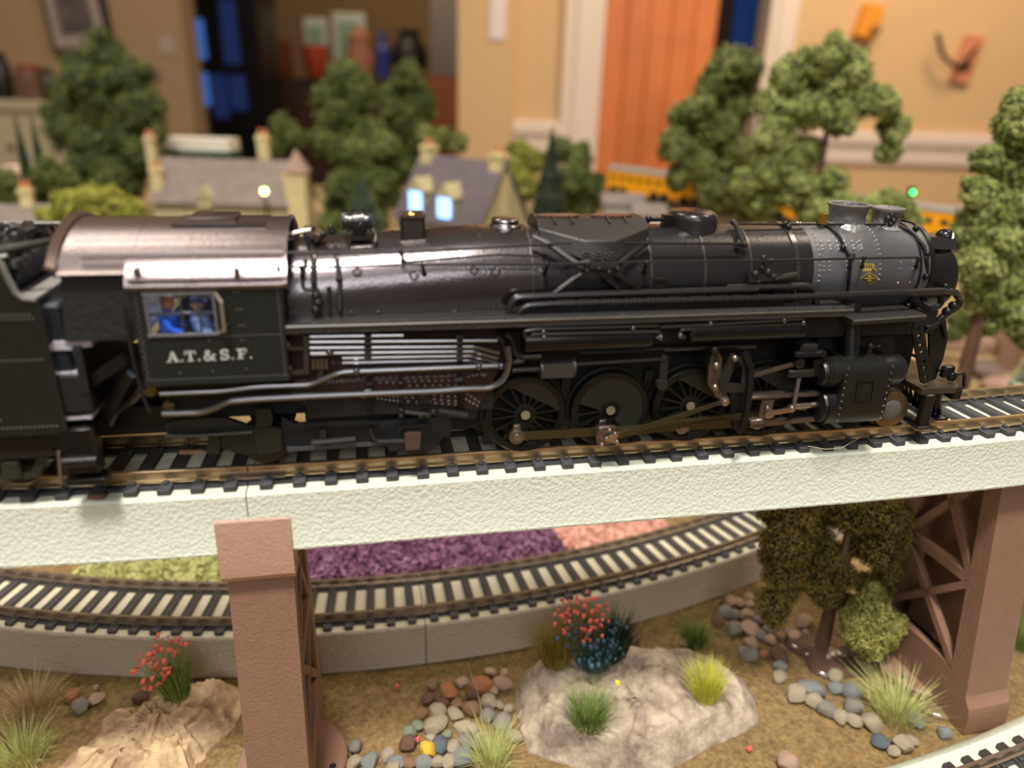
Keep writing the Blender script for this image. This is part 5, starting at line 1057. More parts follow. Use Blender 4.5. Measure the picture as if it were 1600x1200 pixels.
# ------------------------------------------------------------------ foliage
def foliage(parent, blobs, M, n, chip, name='foliage', jit=.16, seed=1, under=None, sub=0):
    """blobs: (x,y,z,r[,squash]) in the parent's frame (mm); leafy foam = many small chips on lumpy clumps around a dark core"""
    B = np.array([(q+(1,))[:5] if len(q) == 4 else q for q in blobs], float)
    if sub:
        K_ = np.repeat(B, sub, 0); dd = RNG.normal(size=(len(K_), 3)); dd /= np.linalg.norm(dd, axis=1)[:, None]; K_[:, :3] += dd*(K_[:, 3]*RNG.uniform(.55, .85, len(K_)))[:, None]; K_[:, 3] *= RNG.uniform(.28, .5, len(K_)); B[:, 3] *= .88; B = np.r_[B, K_]
    n = int(n*1.5); chip *= .78; wts = B[:, 3]**2; wts /= wts.sum()
    k = RNG.choice(len(B), n, p=wts); d = RNG.normal(size=(n, 3)); d /= np.linalg.norm(d, axis=1)[:, None]
    r = B[k, 3]*(1.07-jit*RNG.random(n)**1.0*2); ph = RNG.uniform(0, 6, (len(B), 3))
    lump = 1+.07*np.sin(d[:, 0]*7+ph[k, 0])*np.sin(d[:, 1]*6+ph[k, 1])+.06*np.sin(d[:, 2]*8+ph[k, 2])+.04*np.sin(d[:, 0]*17+ph[k, 1])*np.sin(d[:, 2]*15)
    C = B[k, :3]+d*(r*lump)[:, None]*np.c_[np.ones(n), np.ones(n), B[k, 4]]
    a = RNG.normal(size=(n, 3)); a = a-(a*d).sum(1)[:, None]*d*.5; a /= np.linalg.norm(a, axis=1)[:, None]; b_ = np.cross(d, a)+RNG.normal(size=(n, 3))*.5; b_ /= np.linalg.norm(b_, axis=1)[:, None]
    sz = (chip*RNG.uniform(.5, 1.2, n))[:, None]
    V = np.stack([C-a*sz, C-b_*sz*.7, C+a*sz, C+b_*sz*.7+d*sz*.4], 1).reshape(-1, 3); F = np.arange(4*n).reshape(-1, 4)
    o = npmesh(name, V, F, M, parent, kind='stuff')
    b = MB()
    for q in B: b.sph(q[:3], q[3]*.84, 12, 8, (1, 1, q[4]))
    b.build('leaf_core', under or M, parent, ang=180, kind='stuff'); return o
def tint(name, c0, c1, vs): return mat(name, c0, .85, col2=c1, vs=vs, spec=.15)
def branchy(parent, h, r, M, limbs=()):
    b = MB(); b.lathe((0, 0, 0), (0, 0, 1), [(-2, r*2.0), (1, r*1.25), (h*.3, r*.95), (h*.7, r*.6), (h, r*.3)], 12)
    b.build('trunk', M, parent)
    for l in limbs: MB().tube(l, r*.3, 6).build('limb', M, parent)
BARK = mat('bark_brown', (92, 64, 46), .8, bump=.8, bs=500, var=.2, vs=120)
# near drooping tree
q = PZ(1283, 1012, GZ); TX, TY = q[0], q[1]
T = thing('drooping_tree', 'drooping dark olive foam tree under the raised track, left of the right pier', 'tree', (TX, TY, GZ))
def wp(x, y, Y): q = PY(x, y, Y); return (q[0]-TX, q[1]-TY, q[2]-GZ)
BL = []
for x, y, r, dy in ((1240, 810, 30, 0), (1225, 850, 34, -4), (1235, 885, 30, 0), (1215, 895, 22, -5), (1208, 945, 24, -6), (1212, 965, 17, -6), (1228, 925, 20, -2), (1275, 840, 24, 4), (1265, 900, 26, -2), (1290, 925, 24, 0), (1310, 935, 17, 2), (1330, 800, 30, 0), (1370, 800, 32, -3), (1395, 825, 27, 0), (1400, 850, 22, 2), (1375, 860, 27, -4), (1345, 850, 20, 3), (1385, 890, 20, 0), (1375, 920, 24, 4), (1350, 910, 17, 6), (1300, 870, 24, 3), (1285, 868, 22, -3), (1318, 900, 20, -2), (1310, 790, 26, 5), (1290, 790, 30, 8), (1205, 800, 20, 4), (1255, 790, 28, 2), (1205, 870, 18, 2), (1330, 945, 14, 2), (1405, 800, 18, 3)):
    c = wp(x, y, TY+dy); BL.append((c[0], c[1], c[2], r*.205*1.12))
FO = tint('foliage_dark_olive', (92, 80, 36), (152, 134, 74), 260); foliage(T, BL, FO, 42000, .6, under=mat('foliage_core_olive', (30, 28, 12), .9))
branchy(T, 60, 2.0, mat('trunk_grey_brown', (104, 80, 62), .7, bump=.4, bs=400, var=.12, vs=90), [[(0, 0, 25), (-8, 0, 40), (-14, 0, 50)], [(0, 0, 30), (8, 2, 45), (18, 2, 52)], [(0, 0, 36), (5, -2, 44), (12, -3, 34)]])
b = MB(); n = 40; rr = lambda a: 12.5+1.6*sin(3*a+1)+1.2*sin(5*a)
b.loft([[(3+rr(a)*1.12*k*cos(a), -3+rr(a)*.85*k*sin(a), z) for a in np.linspace(0, 2*PI, n+1)[:-1]] for k, z in ((1.02, -1), (1.0, .6), (.93, 1.5), (.75, 2.0), (.4, 2.4), (.02, 2.6))]); b.build('glue_base', mat('glossy_glue_brown', (96, 74, 64), .16, bump=.3, bs=200, var=.2, vs=60, spec=.7), T, ang=60)
T = thing('light_green_foam_clump', 'light green foam clump hanging at the lower right of the drooping tree', 'foliage clump', (TX, TY, GZ))
BL = []
for x, y, r, dy in ((1360, 955, 32, -10), (1345, 990, 28, -12), (1375, 985, 30, -10), (1395, 975, 22, -8), (1358, 1010, 22, -12), (1330, 965, 18, -10), (1365, 925, 16, -8), (1385, 1000, 18, -10)):
    c = wp(x, y, TY+dy); BL.append((c[0], c[1], c[2], r*.195))
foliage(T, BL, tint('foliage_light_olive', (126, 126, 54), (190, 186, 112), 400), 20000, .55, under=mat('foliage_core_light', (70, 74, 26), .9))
# loose fibres
for pts, lab in (([(730, 1034, 2), (745, 1075, 7), (752, 1110, 9), (754, 1150, 3)], 'thin stray fibre standing in the pebble heap'), ([(1262, 697, 99), (1290, 702, 99.5), (1315, 700, 99), (1345, 683, 99)], 'thin stray hair lying across the track ties below the cylinder')):
    if 'hair' in lab: P_ = [np.array(PZ(x, y, RZ-1.2)) for x, y, z in pts]
    else: P_ = [np.array(PZ(x, y, GZ+z)) for x, y, z in pts]
    c = P_[0]; T = thing('stray_fibre', lab, 'fibre', c); MB().tube([q-c for q in P_], .09, 5).build('strand', mat('fibre', (176, 160, 130), .5), T)
q = PZ(1478, 1108, GZ+.5); b = MB(); b.loft([[(r*1.25*cos(a)*(1+.1*sin(3*a)), r*.7*sin(a), z) for a in np.linspace(0, 2*PI, 25)[:-1]] for r, z in ((6.2, -.3), (5.8, .5), (4, .9), (.2, 1.1))])
T = thing('glue_spot', 'clear glossy glue spot beside the right pier foot', 'glue spot', q); b.build('glue', mat('clear_glue', (170, 150, 110), .12, spec=.8, trans=.6, bump=.4, bs=300), T, ang=60)
q = PZ(612/4*1+0+5, 877/4*1+560, RZ-3.6); q = np.array(PZ(152, 779, RZ-4)); T = thing('brown_chip', 'small brown chip lying on the pale roadbed edge at the left', 'debris', q); MB().bbox((-1.6, -.9, 0), (1.6, .9, 1.2), .3).build('chip', mat('chip_brown', (120, 84, 60), .7), T)
# ------------------------------------------------------------------ behind the lower track
def ringpts(x0, x1, yy, n): a0 = tlow(x0, yy[0], LZ-4)/LR-PI/2; a1 = tlow(x1, yy[1], LZ-4)/LR-PI/2; return a0, a1
def bed(name, label, x0, y0, x1, y1, w0, w1, h, n, mats, chip):
    a0, a1 = ringpts(x0, x1, (y0, y1), 2); ac = (a0+a1)/2; c = (LC[0]+(LR-16)*cos(ac), LC[1]+(LR-16)*sin(ac)); T = thing(name, label, 'ground cover', (c[0], c[1], GZ))
    for (M, k, z0, z1, s_) in mats:
        m_ = int(n*k); a = RNG.uniform(a0, a1, m_); r = LR-RNG.uniform(w0, w1, m_); z = RNG.uniform(z0, z1, m_)+h*.5*np.sin((r-LR+w1)/(w1-w0)*PI)
        C = np.c_[LC[0]+r*np.cos(a)-c[0], LC[1]+r*np.sin(a)-c[1], z]; A = RNG.normal(size=(m_, 3)); A /= np.linalg.norm(A, axis=1)[:, None]; Bv = np.cross(A, RNG.normal(size=(m_, 3))); Bv /= np.linalg.norm(Bv, axis=1)[:, None]; sz = (s_*RNG.uniform(.6, 1.2, m_))[:, None]
        V = np.stack([C-A*sz, C-Bv*sz, C+A*sz, C+Bv*sz], 1).reshape(-1, 3); npmesh('plant_cover', V, np.arange(4*m_).reshape(-1, 4), M, T, kind='stuff')
    return T
bed('flower_bed', 'strip of purple heather along the far side of the lower track', 430, 920, 905, 860, 15.5, 62, 8, 24000, ((mat('heather_purple', (104, 62, 88), .85, col2=(148, 104, 132), vs=120), 1, 1, 8, .9), (mat('heather_green', (40, 62, 34), .8, var=.3, vs=120), .6, 0, 3.4, .9)), 1)
bed('grass_mat', 'yellow-green grass mat beyond the lower track, left of the left pier', 40, 900, 345, 905, 15.5, 62, 1, 11000, ((mat('mat_yellow_green', (158, 158, 88), .8, col2=(190, 190, 128), vs=150), 1, 0, 1.6, 1.1),), 1)
bed('brick_pavement', 'pale pink paving strip beyond the lower track below the cylinder', 925, 862, 1120, 822, 16, 75, .3, 7000, ((mat('paving_pink', (214, 160, 142), .8, col2=(232, 190, 168), vs=200), 1, 0, .8, 1.2),), 1)
# ------------------------------------------------------------------ background trees
DG = [tint('foliage_mid_green', (84, 92, 42), (148, 152, 90), 55), tint('foliage_deep_green', (64, 74, 34), (118, 124, 68), 45), tint('foliage_bright_green', (112, 122, 58), (178, 184, 112), 90), tint('foliage_yellow_green', (112, 116, 38), (164, 162, 76), 60), tint('foliage_grey_green', (58, 70, 52), (92, 102, 78), 60)]
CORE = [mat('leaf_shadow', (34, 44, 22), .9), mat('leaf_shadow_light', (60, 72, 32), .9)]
def tree(label, blobs, Y, mi, n, chip, name='foam_tree', core=0, seed=0, base=None):
    bx = sum(b[0] for b in blobs)/len(blobs); base_x = PY(base or bx, 300, Y)[0]; T = thing(name, label, 'tree' if 'bush' not in name else 'bush', (base_x, Y, GZ)); gz = hill(base_x, Y) if Y > 418 else 0
    T.location.z += gz/1000; BL = []; dpp = Y*cos(TH)/FPX
    for q in blobs:
        x, y, r = q[:3]; dy = (q[3] if len(q) > 3 else random.uniform(-.5, .5)*r*dpp); c = PY(x, y, Y+dy); R = r*((c-CAM)@_f)/FPX; BL.append((c[0]-base_x, c[1]-Y, c[2]-GZ-gz, R))
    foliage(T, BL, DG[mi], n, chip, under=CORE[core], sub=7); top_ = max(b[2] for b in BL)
    branchy(T, max(10, top_*.85), max(1.5, top_*.022), BARK); return T
tree('tall dense green foam tree in front of the beige wall at the far left', [(165, 90, 40), (130, 125, 40), (200, 120, 38), (110, 160, 32), (165, 160, 50), (220, 165, 38), (105, 205, 38), (150, 220, 50), (205, 215, 42), (235, 195, 28), (135, 275, 42), (190, 280, 45), (230, 255, 28), (165, 320, 40)], 810, 1, 22000, 2.6)
for x, w_, l in ((48, 13, 'slim dark cypress, left one of the pair by the far left wall'), (72, 16, 'slim dark cypress, right one of the pair by the far left wall')):
    q = PY(x, 300, 640); T = thing('cypress', l, 'tree', (q[0], 640, GZ)); h_ = PY(x, 180, 640)[2]-GZ; b = MB(); b.lathe((0, 0, 0), (0, 0, 1), [(-1, 1.5), (4, 2), (8, 7), (h_*.4, 6.5), (h_*.75, 3.8), (h_, .3)], 14); b.build('crown', tint('cypress_dark', (24, 34, 20), (50, 58, 38), 300), T, ang=180)
tree('rounded yellow-green bush just above the cab roof', [(110, 330, 28), (145, 315, 28), (180, 322, 30), (205, 335, 25), (80, 345, 20)], 520, 3, 8000, 2.2, 'foam_bush', 1)
tree('dark low bush at the left edge beside the small grey house', [(5, 290, 30), (30, 310, 22), (0, 325, 30)], 620, 1, 5000, 2.4, 'foam_bush')
tree('dark green bush under the tall far left tree', [(75, 275, 26), (100, 290, 28), (60, 300, 20)], 640, 1, 5000, 2.4, 'foam_bush')
tree('green round tree left of the pair in front of the dark doorway', [(540, 120, 30), (510, 150, 28), (560, 150, 30), (530, 185, 42), (570, 200, 28), (505, 220, 26), (545, 240, 36)], 840, 1, 9000, 3.2)
tree('green round tree, right one of the pair in front of the dark doorway', [(640, 125, 28), (612, 150, 24), (658, 160, 26), (635, 185, 38), (612, 220, 28), (660, 215, 26), (640, 250, 30)], 960, 1, 9000, 3.2)
tree('small faint green tree between the long house and the doorway', [(440, 200, 20), (455, 215, 22), (432, 228, 20)], 950, 1, 3500, 3)
tree('bushy green tree directly right of the long stone house', [(555, 240, 28), (600, 235, 30), (618, 262, 24), (580, 275, 40), (540, 290, 32), (612, 305, 22), (570, 320, 36), (530, 330, 25)], 785, 1, 12000, 2.8, core=0)
tree('deep green low tree between the bushy tree and the lit house', [(600, 290, 24), (585, 340, 24), (520, 350, 22)], 700, 1, 6000, 2.6)
tree('low green bush behind the lit house roof', [(690, 215, 18), (715, 222, 16), (665, 212, 15)], 860, 0, 3500, 3, 'foam_bush')
tree('yellow-green round tree right of the lit house', [(810, 240, 24), (795, 265, 26), (835, 250, 20), (815, 290, 30), (790, 305, 22)], 740, 3, 7000, 2.7, core=1)
tree('green tree right of the dark grey conifer', [(880, 235, 20), (905, 250, 24), (895, 280, 32), (925, 290, 22), (875, 310, 30), (915, 320, 26)], 720, 1, 8000, 2.7)
tree('tall green tree in front of the orange door, left of the largest tree', [(1135, 95, 28), (1165, 105, 30), (1110, 135, 26), (1150, 150, 36), (1090, 170, 28), (1065, 185, 26), (1120, 205, 40), (1060, 225, 32), (1090, 255, 36), (1150, 250, 38), (1060, 280, 22), (1120, 300, 34), (1160, 310, 32)], 620, 0, 18000, 2.3)
tree('largest bright green tree, behind the stack in the right half', [(1305, 80, 26), (1275, 100, 32), (1330, 110, 34), (1235, 125, 34), (1295, 140, 40), (1350, 155, 34), (1210, 165, 34), (1260, 175, 36), (1385, 165, 24), (1310, 185, 30), (1395, 200, 26), (1210, 215, 36), (1250, 240, 36), (1390, 235, 22), (1200, 265, 34), (1240, 290, 40), (1190, 315, 32), (1270, 320, 36), (1300, 285, 28), (1170, 285, 26)], 500, 2, 30000, 1.8, base=1275)
tree('low bright green bush behind the smokebox top', [(1330, 330, 30), (1375, 325, 28), (1405, 330, 26), (1300, 335, 28), (1425, 345, 18), (1350, 350, 25)], 460, 2, 9000, 1.7, 'foam_bush')
tree('large bright green tree cut off by the right edge in front of the tan wall', [(1590, 160, 26), (1580, 200, 30), (1610, 210, 40), (1545, 250, 26), (1590, 265, 40), (1530, 300, 30), (1575, 320, 42), (1520, 350, 34), (1560, 380, 44), (1600, 370, 40), (1525, 410, 36), (1580, 430, 44), (1535, 460, 34), (1590, 480, 40), (1545, 500, 26), (1610, 520, 30)], 340, 2, 42000, 1.15, base=1585)
def conifer(label, x, yt, yb, w_, Y, c0, c1, n=4000):
    q = PY(x, yb, Y); T = thing('conifer', label, 'tree', (q[0], Y, GZ)); zt = PY(x, yt, Y)[2]-GZ; dep = (q-CAM)@_f; R = w_*dep/FPX/2*zt/(zt-max(0, q[2]-GZ))
    t = RNG.random(n)**.8; tier = .75+.25*((t*9) % 1); a = RNG.uniform(0, 2*PI, n); r = R*(1-t)*tier*RNG.uniform(.6, 1, n); z = 6+(zt-6)*t
    C = np.c_[r*np.cos(a), r*np.sin(a), z]; d = np.c_[np.cos(a), np.sin(a), -.35+0*a]; s_ = np.c_[-np.sin(a), np.cos(a), 0*a]; L = R*.16*(1.1-t)[:, None]
    V = np.stack([C-d*L, C-s_*L*.45, C+d*L, C+s_*L*.45], 1).reshape(-1, 3); M = tint(label[:12].strip().replace(' ', '_')+'_needles', c0, c1, 300); npmesh('needles', V, np.arange(4*n).reshape(-1, 4), M, T, kind='stuff')
    b = MB(); b.lathe((0, 0, 0), (0, 0, 1), [(6, R*.8), (zt*.6, R*.33), (zt*.97, .2)], 14); b.build('crown_core', CORE[0], T, ang=180); MB().cyl((0, 0, -1), (0, 0, zt*.5), 1.6, 1, 8).build('trunk', BARK, T)
conifer('dark grey-green conifer standing between the lit house and the orange door', 857, 195, 330, 62, 560, (40, 46, 38), (66, 72, 58))
conifer('hazy grey-green conifer in front of the bushy tree left of the lit house', 568, 262, 350, 60, 585, (60, 72, 58), (88, 98, 80))
conifer('pale frosted conifer at the right edge just above the rails', 1598, 500, 660, 100, 300, (104, 116, 92), (178, 186, 160), 9000)
# rocks and soil behind at right
HR = mat('hill_rock_tan', (168, 132, 104), .8, bump=.8, bs=90, col2=(206, 172, 146), vs=30)
def lumps(label, x, y, Y, R, M, sq=.6, name='boulder', cat='rock'):
    q = PY(x, y, Y); T = bpy.data.objects.new(name, PM[random.randrange(6)]); COL.objects.link(T); T.material_slots[0].link = 'OBJECT'; T.material_slots[0].material = M
    z = GZ+(hill(q[0], Y) if Y > 418 else 0); T.location = Vector((q[0], Y, z+R*.25))/1000; T.scale = (R*1.25/1000, R/1000, R*sq*1.6/1000); T.rotation_euler = (0, 0, random.uniform(0, 6)); tag(T, label, cat)
lumps('tan boulder right behind the front of the locomotive', 1522, 500, 520, 20, HR)
lumps('pinkish boulder at the right edge beside the frosted conifer', 1590, 555, 440, 12, mat('hill_rock_pink', (190, 150, 134), .8, bump=.8, bs=90, var=.15, vs=30))
lumps('low dark grey boulder on the slope right of the pilot', 1555, 525, 470, 13, mat('hill_rock_grey', (128, 108, 98), .8, bump=.8, bs=90, var=.2, vs=30), .5)
lumps('pale pink stone just above the rails beside the pilot deck', 1505, 603, 400, 9, mat('stone_coral', (228, 176, 156), .7))
lumps('ochre boulder seen below the raised track, left of the right pier', 1432, 790, 290, 13, mat('hill_rock_ochre', (176, 140, 92), .8, bump=.8, bs=120, var=.15, vs=40), .7)
tree('dark green bush behind the smokebox front at the right', [(1498, 500, 16), (1515, 512, 14), (1490, 520, 14)], 480, 1, 4000, 1.7, 'foam_bush')
# ------------------------------------------------------------------ model houses
STONE = mat('cream_stone', (168, 158, 118), .85, bump=.5, bs=120, var=.12, vs=90); ROOFS = mat('slate_roof', (118, 106, 98), .8, bump=.6, bs=150, var=.15, vs=90); CHIM = mat('chimney_cream', (194, 178, 130), .8, var=.1, vs=90); POT = mat('chimney_pot', (196, 122, 84), .8)
LITB = mat('lit_window_blue', (130, 178, 255), .4, emit=3.2); LITY = mat('lit_window_yellow', (255, 240, 130), .4, emit=14)
def house(label, x, Y, rot, L, D, zw, zr, chimneys, wins, roofm=ROOFS, dormers=()):
    q = PY(x, 330, Y); T = thing('model_house', label, 'house', (q[0], Y, GZ), rot)
    MB().box((-L/2, -D/2, -1), (L/2, D/2, zw)).build('walls', STONE, T)
    for sx in (-1, 1): MB().add([(sx*(L/2-.1), -D/2, zw), (sx*(L/2-.1), D/2, zw), (sx*(L/2-.1), 0, zr-1), (sx*(L/2-2), -D/2, zw), (sx*(L/2-2), D/2, zw), (sx*(L/2-2), 0, zr-1)], [(0, 1, 2), (5, 4, 3), (0, 3, 4, 1), (1, 4, 5, 2), (2, 5, 3, 0)]).build('gable', STONE, T)
    for sg in (-1, 1):
        b = MB(); b.add([(-L/2-2, sg*(D/2+4), zw-3), (L/2+2, sg*(D/2+4), zw-3), (L/2+2, 0, zr), (-L/2-2, 0, zr), (-L/2-2, sg*(D/2+4), zw-1), (L/2+2, sg*(D/2+4), zw-1), (L/2+2, 0, zr+2), (-L/2-2, 0, zr+2)], [(3, 2, 1, 0), (4, 5, 6, 7), (0, 1, 5, 4), (1, 2, 6, 5), (2, 3, 7, 6), (3, 0, 4, 7)]); b.build('roof', roofm, T)
    for cx, cy, w_, z1 in chimneys:
        c = MB().box((cx-w_/2, cy-w_/2, 0), (cx+w_/2, cy+w_/2, z1)).box((cx-w_/2-1, cy-w_/2-1, z1-4), (cx+w_/2+1, cy+w_/2+1, z1-2)).build('chimney', CHIM, T)
        for d in (-w_/4, w_/4): MB().cyl((cx+d, cy, z1), (cx+d, cy, z1+5), 1.6, 1.3, 8).build('chimney_pot', POT, c)
    for cx, z, w_, h_, M in wins:
        f = MB().box((cx-w_/2-1, -D/2-1, z-1), (cx+w_/2+1, -D/2+.5, z+h_+1)).build('window', CHIM, T); MB().box((cx-w_/2, -D/2-1.3, z), (cx+w_/2, -D/2-.9, z+h_)).build('pane', M, f)
    for cx, z, w_, h_, M in dormers:
        yb = -D/2+(z-zw)/(zr-zw)*D/2-3
        d = MB().box((cx-w_/2, yb, z-4), (cx+w_/2, 0, z+h_)).add([(cx-w_/2-1.5, yb-1, z+h_-1), (cx+w_/2+1.5, yb-1, z+h_-1), (cx, yb-1, z+h_+w_*.7), (cx-w_/2-1.5, 4, z+h_-1), (cx+w_/2+1.5, 4, z+h_-1), (cx, 4, z+h_+w_*.7)], [(0, 1, 2), (5, 4, 3), (0, 3, 4, 1), (1, 4, 5, 2), (2, 5, 3, 0)]).build('dormer', STONE, T)
        if M: MB().box((cx-w_/2+1, yb-.6, z), (cx+w_/2-1, yb, z+h_-1)).build('pane', M, d)
    return T
DKW = mat('dark_window', (50, 46, 40), .3)
zq = lambda x, y, Y: PY(x, y, Y)[2]-GZ
xq = lambda x, Y: PY(x, 320, Y)[0]
Yh = 700; Lh = xq(478, Yh)-xq(268, Yh); k_ = Lh/210
house('long cream stone model house with grey roof and one yellow-lit lamp, above the cab', 373, Yh, .03, Lh, 62, zq(370, 316, Yh-30), zq(370, 252, Yh), [(-Lh/2+2, -22, 9, zq(275, 262, Yh-20)), (-Lh/2-14, 10, 8, zq(245, 212, Yh+10)), (26, 10, 10, zq(410, 210, Yh+10)), (Lh/2-6, -24, 10, zq(465, 270, Yh-20))], [(-40, 30, 8, 10, DKW), (0, 30, 8, 10, DKW), (30, 30, 8, 10, DKW)], dormers=[(-18, zq(345, 325, Yh-30)+4, 13, 6, None)])
q = PY(413, 299, Yh-45); T = thing('yellow_lamp', 'glowing yellow lamp in front of the long stone house', 'lamp', (q[0], q[1], GZ)); MB().cyl((0, 0, 0), (0, 0, q[2]-GZ-2), .9, n=8).build('post', DARK, T); MB().sph((0, 0, q[2]-GZ), 2.6, 10, 7).build('bulb', LITY, T)
Yt = 700; q = PY(467, 300, Yt-30); T = thing('stone_tower', 'small cream stone turret with pinkish pointed roof at the long house end', 'building', (q[0], q[1], GZ)); b = MB().box((-8, -8, 0), (8, 8, zq(467, 268, Yt-30))); b.build('walls', CHIM, T)
zt = zq(467, 268, Yt-30); MB().add([(-10, -10, zt), (10, -10, zt), (10, 10, zt), (-10, 10, zt), (0, 0, zt+19)], [(0, 3, 2, 1), (0, 1, 4), (1, 2, 4), (2, 3, 4), (3, 0, 4)]).build('roof', mat('pink_roof', (150, 122, 108), .8, var=.1, vs=90), T)
Yh = 640; house('model house with two blue-lit dormers and a cream gable end, behind the boiler', 722, Yh, math.radians(-34), 88, 66, zq(760, 345, Yh-20), zq(715, 250, Yh), [(-36, 0, 11, zq(669, 228, Yh)), (38, 0, 12, zq(757, 235, Yh))], [(-22, 12, 9, 14, LITB), (10, 12, 9, 14, LITB)], roofm=mat('violet_slate', (96, 86, 88), .8, var=.12, vs=90), dormers=[(-24, zq(662, 335, Yh-30), 15, 17, LITB), (8, zq(702, 340, Yh-30), 15, 17, LITB)])
Yh = 560; house('small grey-roofed model house at the far left behind the tender', 70, Yh, .25, 60, 44, zq(70, 350, Yh), zq(60, 322, Yh), [(-10, 0, 8, zq(50, 292, Yh))], [(0, 20, 8, 8, DKW)], dormers=[(8, zq(85, 348, Yh-20), 10, 4, None)])
q = PY(315, 228, 900); T = thing('station_canopy', 'white flat canopy roof with green fascia behind the long house', 'building', (q[0], 900, GZ)); zz = q[2]-GZ
MB().box((-38, -18, zz-4), (38, 18, zz+9)).build('roof', mat('canopy_white', (222, 214, 200), .6), T); MB().box((-40, -19, zz-10), (40, 19, zz-4)).build('fascia', mat('fascia_green', (28, 70, 52), .5), T)
for sx in (-1, 1): MB().box((sx*32-2, -2, 0), (sx*32+2, 2, zz-9)).build('post', mat('post_green', (28, 60, 46), .5) if sx < 0 else bpy.data.materials['post_green'], T)
q = PY(32, 262, 760); T = thing('pink_shed', 'small pale pink shed at the far left behind the cypresses', 'building', (q[0], 760, GZ)); MB().box((-12, -8, 0), (12, 8, q[2]-GZ-4)).build('walls', mat('pink_wall', (206, 170, 148), .7), T); MB().box((-14, -10, q[2]-GZ-4), (14, 10, q[2]-GZ+2)).build('roof', mat('pink_top', (222, 190, 170), .7), T)
for (x, y, Y, w_, M, lab) in ((972, 318, 640, 16, mat('shed_grey', (150, 142, 132), .7), 'small grey shed below the yellow train at its left end'), (1012, 335, 600, 12, mat('shed_pale', (196, 184, 164), .7), 'small pale hut behind the sand box')):
    q = PY(x, y, Y); zz = q[2]-GZ; T = thing('model_shed', lab, 'building', (q[0], Y, GZ)); MB().box((-w_, -8, 0), (w_, 8, zz)).build('walls', M, T); MB().add([(-w_-2, -10, zz), (w_+2, -10, zz), (w_+2, 10, zz), (-w_-2, 10, zz), (-w_-2, 0, zz+9), (w_+2, 0, zz+9)], [(0, 3, 2, 1), (0, 1, 5, 4), (2, 3, 4, 5), (1, 2, 5), (3, 0, 4)]).build('roof', ROOFS, T)
# green signal lamp
q = PY(1424, 300, 455); T = thing('signal_lamp', 'signal post with a glowing green lamp in the bushes right of the largest tree', 'signal', (q[0], q[1], GZ+hill(q[0], q[1]))); zz = q[2]-GZ-hill(q[0], q[1]); MB().cyl((0, 0, 0), (0, 0, zz), .8, n=8).build('post', DARK, T); MB().bbox((-2, -1.6, zz-4), (2, 1.6, zz+3), .4).build('head', DARK, T); MB().sph((0, -1.9, zz), 1.5, 8, 6).build('lamp', mat('signal_green', (60, 255, 120), .4, emit=5), T)
# yellow train on a raised rear line
A = PY(955, 285, 760); B = PY(1530, 352, 515); A[2] = B[2] = (A[2]+B[2])/2; d = B-A; n_ = np.linalg.norm(d[:2]); ang_ = math.atan2(d[1], d[0]); zr = A[2]-14; YEL_ = mat('car_yellow', (238, 160, 22), .4); CGR = mat('car_grey_roof', (132, 122, 112), .5)
T = thing('rear_raised_track', 'grey raised track behind the trees carrying the yellow train', 'track', (A[0], A[1], zr), ang_)
MB().box((-40, -14, -14), (n_+60, 14, -4)).build('roadbed', BEDL, T)
for sg in (-1, 1): MB().box((-40, sg*8.6-.5, -4), (n_+60, sg*8.6+.5, 0)).build('rail', RAILD, T)
for k in range(6): xx = -30+k*(n_+70)/5; MB().box((xx-5, -9, -(zr-GZ)-2), (xx+5, 9, -14)).build('pier', BROWN, T)
nc = 4; cl = (n_+10)/nc
for k in range(nc):
    c = A+d*((k+.5)/nc); T = thing('passenger_car', f"yellow passenger car with grey roof, {['leftmost','second from left','third from left','rightmost'][k]} of the four in the rear train", 'train car', (c[0], c[1], zr), ang_, 'yellow cars of the rear train')
    h_ = cl/2-2; MB().bbox((-h_, -7.5, 4), (h_, 7.5, 24), .6).build('body', YEL_, T); b = MB(); b.loft([[(s_, 8*cos(a)*1.0, 23.5+5*sin(a)) for a in np.linspace(0, PI, 9)] for s_ in (-h_, h_)]); b.build('roof', CGR, T)
    for j in range(7): MB().box((-h_+8+j*(2*h_-16)/6-2.6, -7.8, 15), (-h_+8+j*(2*h_-16)/6+2.6, -7.4, 19)).build('window', DKW, T)
    for sx in (-1, 1):
        b = MB()
        for dx in (-6, 6):
            b.lathe((sx*(h_-16)+dx, -9.5, 4.8), (0, 1, 0), [(0, 4.5), (2, 4.5), (2.1, 5.1), (2.7, 5.1)], 14); b.lathe((sx*(h_-16)+dx, 9.5, 4.8), (0, -1, 0), [(0, 4.5), (2, 4.5), (2.1, 5.1), (2.7, 5.1)], 14)
        b.box((sx*(h_-16)-10, -7, 3), (sx*(h_-16)+10, 7, 6)); b.build('truck', DARK, T)
# ------------------------------------------------------------------ the room
def st(b, name, M): o = b.build(name, M); o['kind'] = 'structure'; return o
WALL = mat('wall_tan', (214, 176, 128), .85); WALLD = mat('wall_tan_dim', (164, 138, 106), .9); TRIM = mat('trim_white', (226, 206, 188), .55); FLR = mat('floor_wood', (120, 84, 54), .5, bump=.2, bs=20, var=.15, vs=6)  # WALLD: darker copy of the wall paint, low light put into its colour
YW = 2500; X0 = xq
def xw(x, Y=YW): return PY(x, 130, Y)[0]
st(MB().box((-5200, -3000, -20), (5200, 7000, 0)), 'floor', FLR)
CEIL = 2650
st(MB().box((xw(728), YW, 0), (xw(878), YW+120, CEIL)), 'wall_back', WALL)
st(MB().box((xw(728)-20, YW-60, 0), (xw(802), YW+120, CEIL)), 'wall_back', WALL)
st(MB().box((xw(1228), YW, 0), (4200, YW+120, CEIL)), 'wall_back', WALL)
